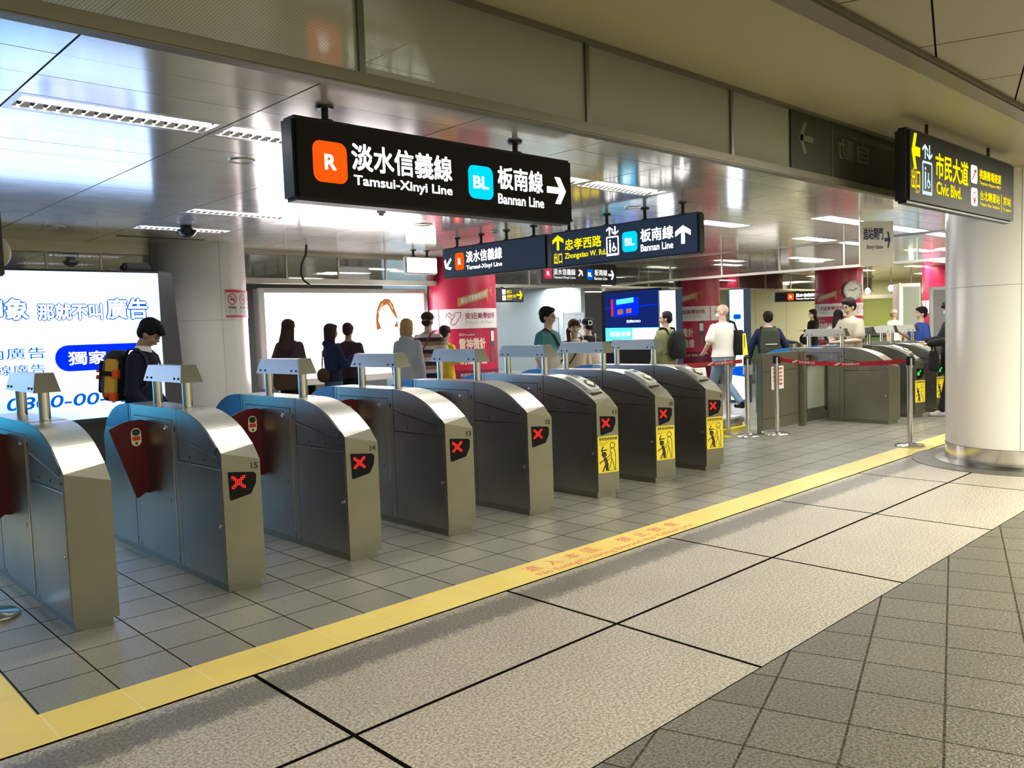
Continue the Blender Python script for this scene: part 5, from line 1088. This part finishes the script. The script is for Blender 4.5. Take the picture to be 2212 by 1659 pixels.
# 10 black cap girl with cream backpack
p, so, up, s = person(9.9, 8.62, 1.71, AWAY + 8, 'person in black cap and black top seen from behind', 'black_cloth', 'navy', 'skin2', 'hair', 'cap', 'long', True, headyaw=25)
def dlet(t, rt, yb, d): pass
backpack(p, s, 'cream_cloth', 'cream backpack on the back of the person in black cap', z0=1.02, z1=1.34)
b = MB(); put_text(b, 'D', -.02, 1.60, .05, 1.68, lambda x, y: (x * 1.0, -.118, y), .03); o = b.build('letter', 'paper', p); 
# 11 olive jacket
p, so, up, s = person(11.15, 8.03, 1.78, AWAY + 42, 'grey-haired person in light olive jacket looking left at the lit display', 'olive', 'olive_dark', 'skin2', 'hair', 'crop', 'long', armL=((-.24, .0, 1.13), (-.22, .12, .90)), loose=1.7, headyaw=35, vox=.008)
backpack(p, s, 'black_cloth', 'big black backpack on the olive jacket', z0=1.0, z1=1.44, w_=.17)
# 12 man in white tee
p, so, up, s = person(12.15, 7.6, 1.87, AWAY + 20, 'bald person in white tee and pale jeans walking away', 'white_cloth', 'jeans_light', 'skin2', 'bald', 'none', 'short', legs=(((-.085, .16, .50), (-.09, .10, .10)), ((.085, .02, .50), (.09, -.34, .22))), mask='paper', headyaw=42, loose=1.9, vox=.008, glasses=True, hem=.93, armL=((-.25, .02, 1.15), (-.20, .22, 1.02)))
worn('shoulder_bag', 'black bag with yellow stripe on the shoulder of the person in white', 'bag', p, lambda t: (fuse(MB().loft([[(.22 + .09 * math.cos(a), -.10 + q * math.sin(a), z) for a in [2 * math.pi * i / 16 for i in range(16)]] for z, q in ((1.02, .13), (1.08, .16), (1.35, .16), (1.44, .10))]), 'bag_body', 'black_cloth', t, .012), MB().prism([(.325, -.24, 1.02), (.325, -.19, 1.02), (.325, -.13, 1.38), (.325, -.18, 1.38)], [(.20, -.285, 1.02), (.20, -.262, 1.02), (.20, -.262, 1.38), (.20, -.285, 1.38)]).build('yellow_stripe', 'sticker_yellow', t), MB().tube([(.19, -.14, 1.40), (.16, -.10, 1.56), (.15, .0, 1.59), (.16, .08, 1.50), (.20, .02, 1.36)], .028, 8, .35).build('strap', 'suit', t, smooth=True)))
# 13 dark backpack
p, so, up, s = person(13.55, 7.55, 1.73, AWAY - 8, 'black-haired person in navy top seen from behind between belt posts', 'navy', 'black_cloth', 'skin2', 'hair', 'short', 'long', armL=((-.30, .0, 1.14), (-.34, .05, .92)), armR=((.30, .0, 1.14), (.33, .05, .92)), loose=2.0)
def ex2(t, rt, yb, d): rt(MB().box(-.10, .10, yb - 2 * d - .035, yb - 2 * d - .02, 1.17, 1.185)).build('pale_stripe', 'paper', t)
backpack(p, s, 'bag_green', 'dark green backpack with a pale stripe worn over a navy top', z0=.95, z1=1.46, w_=.17, extra=ex2)
worn('plastic_bag', 'pale plastic bag hanging left of the dark green backpack', 'bag', p, lambda t: fuse(MB().loft([ring_e(.62, .10, .06, -.02, -.36), ring_e(.8, .09, .05, -.02, -.36), ring_e(.92, .03, .03, -.02, -.36)]), 'bag_body', 'fleece', t, .012))
# 14 phone man in gate lane
p, so, up, s = person(13.02, 5.82, 1.88, LEFT + 22, 'person in pale khaki tee holding a phone in the gate lane', 'khaki', 'charcoal', 'skin2', 'hair', 'short', 'short', armR=((.24, .06, 1.14), (.10, .34, 1.12)), armL=((-.24, .06, 1.14), (-.08, .34, 1.12)), headpitch=14, loose=2.0, vox=.008, glasses=True)
worn('smartphone', 'dark phone held by the person in khaki tee', 'phone', p, lambda t: MB().prism([(-.035, .46, 1.20), (.035, .46, 1.20), (.035, .52, 1.33), (-.035, .52, 1.33)], [(-.035, .468, 1.197), (.035, .468, 1.197), (.035, .528, 1.327), (-.035, .528, 1.327)]).build('case', 'ink', t))
worn('sling_bag', 'black sling pack on the back of the person in khaki tee', 'bag', p, lambda t: (fuse(MB().ell((.0, -.18, 1.32), (.10, .06, .19)), 'bag_body', 'black_cloth', t, .012), MB().tube([(.0, -.14, 1.50), (.12, -.06, 1.60), (.13, .06, 1.56), (.05, .16, 1.38), (-.1, .15, 1.2), (-.18, .0, 1.15), (-.06, -.15, 1.18)], .018, 8, .4).build('strap', 'black_cloth', t, smooth=True)))
# 15 person in black by the big column
p, so, up, s = person(13.86, 4.60, 1.78, LEFT - 8, 'person all in black at the gates, half hidden by the big white column', 'black_cloth', 'black_cloth', 'skin2', 'hair', 'messy', 'long', armR=((.24, .08, 1.16), (.14, .34, 1.14)), armL=((-.24, .08, 1.16), (-.10, .36, 1.12)), shoes='fleece', headpitch=12, loose=2.2, hem=.75, legs=(((-.085, .08, .49), (-.09, .18, .08)), ((.085, .0, .49), (.09, -.16, .09))), vox=.008, mask='pale_blue')
worn('tote_bag', 'black tote bag on the arm of the person in black', 'bag', p, lambda t: (fuse(MB().loft([[(q * math.cos(a), .26 + .05 * math.sin(a), z) for a in [2 * math.pi * i / 16 for i in range(16)]] for z, q in ((.70, .18), (.76, .21), (.96, .17), (1.02, .12))]), 'bag_body', 'black_cloth', t, .012), MB().tube([(-.08, .26, 1.0), (-.05, .27, 1.14), (.05, .27, 1.14), (.08, .26, 1.0)], .012, 8).build('handle', 'black_cloth', t, smooth=True)))
p, so, up, s = person(16.05, 5.85, 1.72, LEFT, 'person in blue top just behind the person in black', 'blue_cloth', 'plum', 'skin2', 'hair', 'short', 'short', armR=((.22, .14, 1.20), (.12, .36, 1.30)))
# far walkers
p, so, up, s = person(15.75, 7.28, 1.72, AWAY - 20, 'long-haired person in grey top behind the person with the phone', 'grey_cloth', 'black_cloth', 'skin2', 'hair', 'long', 'short', True, vox=.012)
p, so, up, s = person(21.9, 10.85, 1.82, LEFT + 10, 'distant person in black carrying a bag by the escalators', 'black_cloth', 'black_cloth', 'skin2', 'hair', 'long', 'long', True, vox=.014, mask='paper', legs=(((-.085, .18, .50), (-.09, .30, .09)), ((.085, -.08, .49), (.09, -.30, .12))), armL=((-.22, .08, 1.16), (-.08, .28, 1.20)))
worn('handbag', 'black handbag of the distant person by the escalators', 'bag', p, lambda t: fuse(MB().ell((-.1, .30, 1.02), (.09, .15, .16)), 'bag_body', 'black_cloth', t, .014))
p, so, up, s = person(23.4, 9.25, 1.74, TOCAM + 10, 'distant person in cream bucket hat and white top', 'white_cloth', 'black_cloth', 'skin2', 'hair', 'hat', 'short', True, vox=.014)
p, so, up, s = person(8.15, 14.3, 1.76, AWAY, 'dark figure glimpsed in the gap left of the advert lightbox', 'charcoal', 'black_cloth', 'skin', 'hair', 'short', 'long', vox=.014)
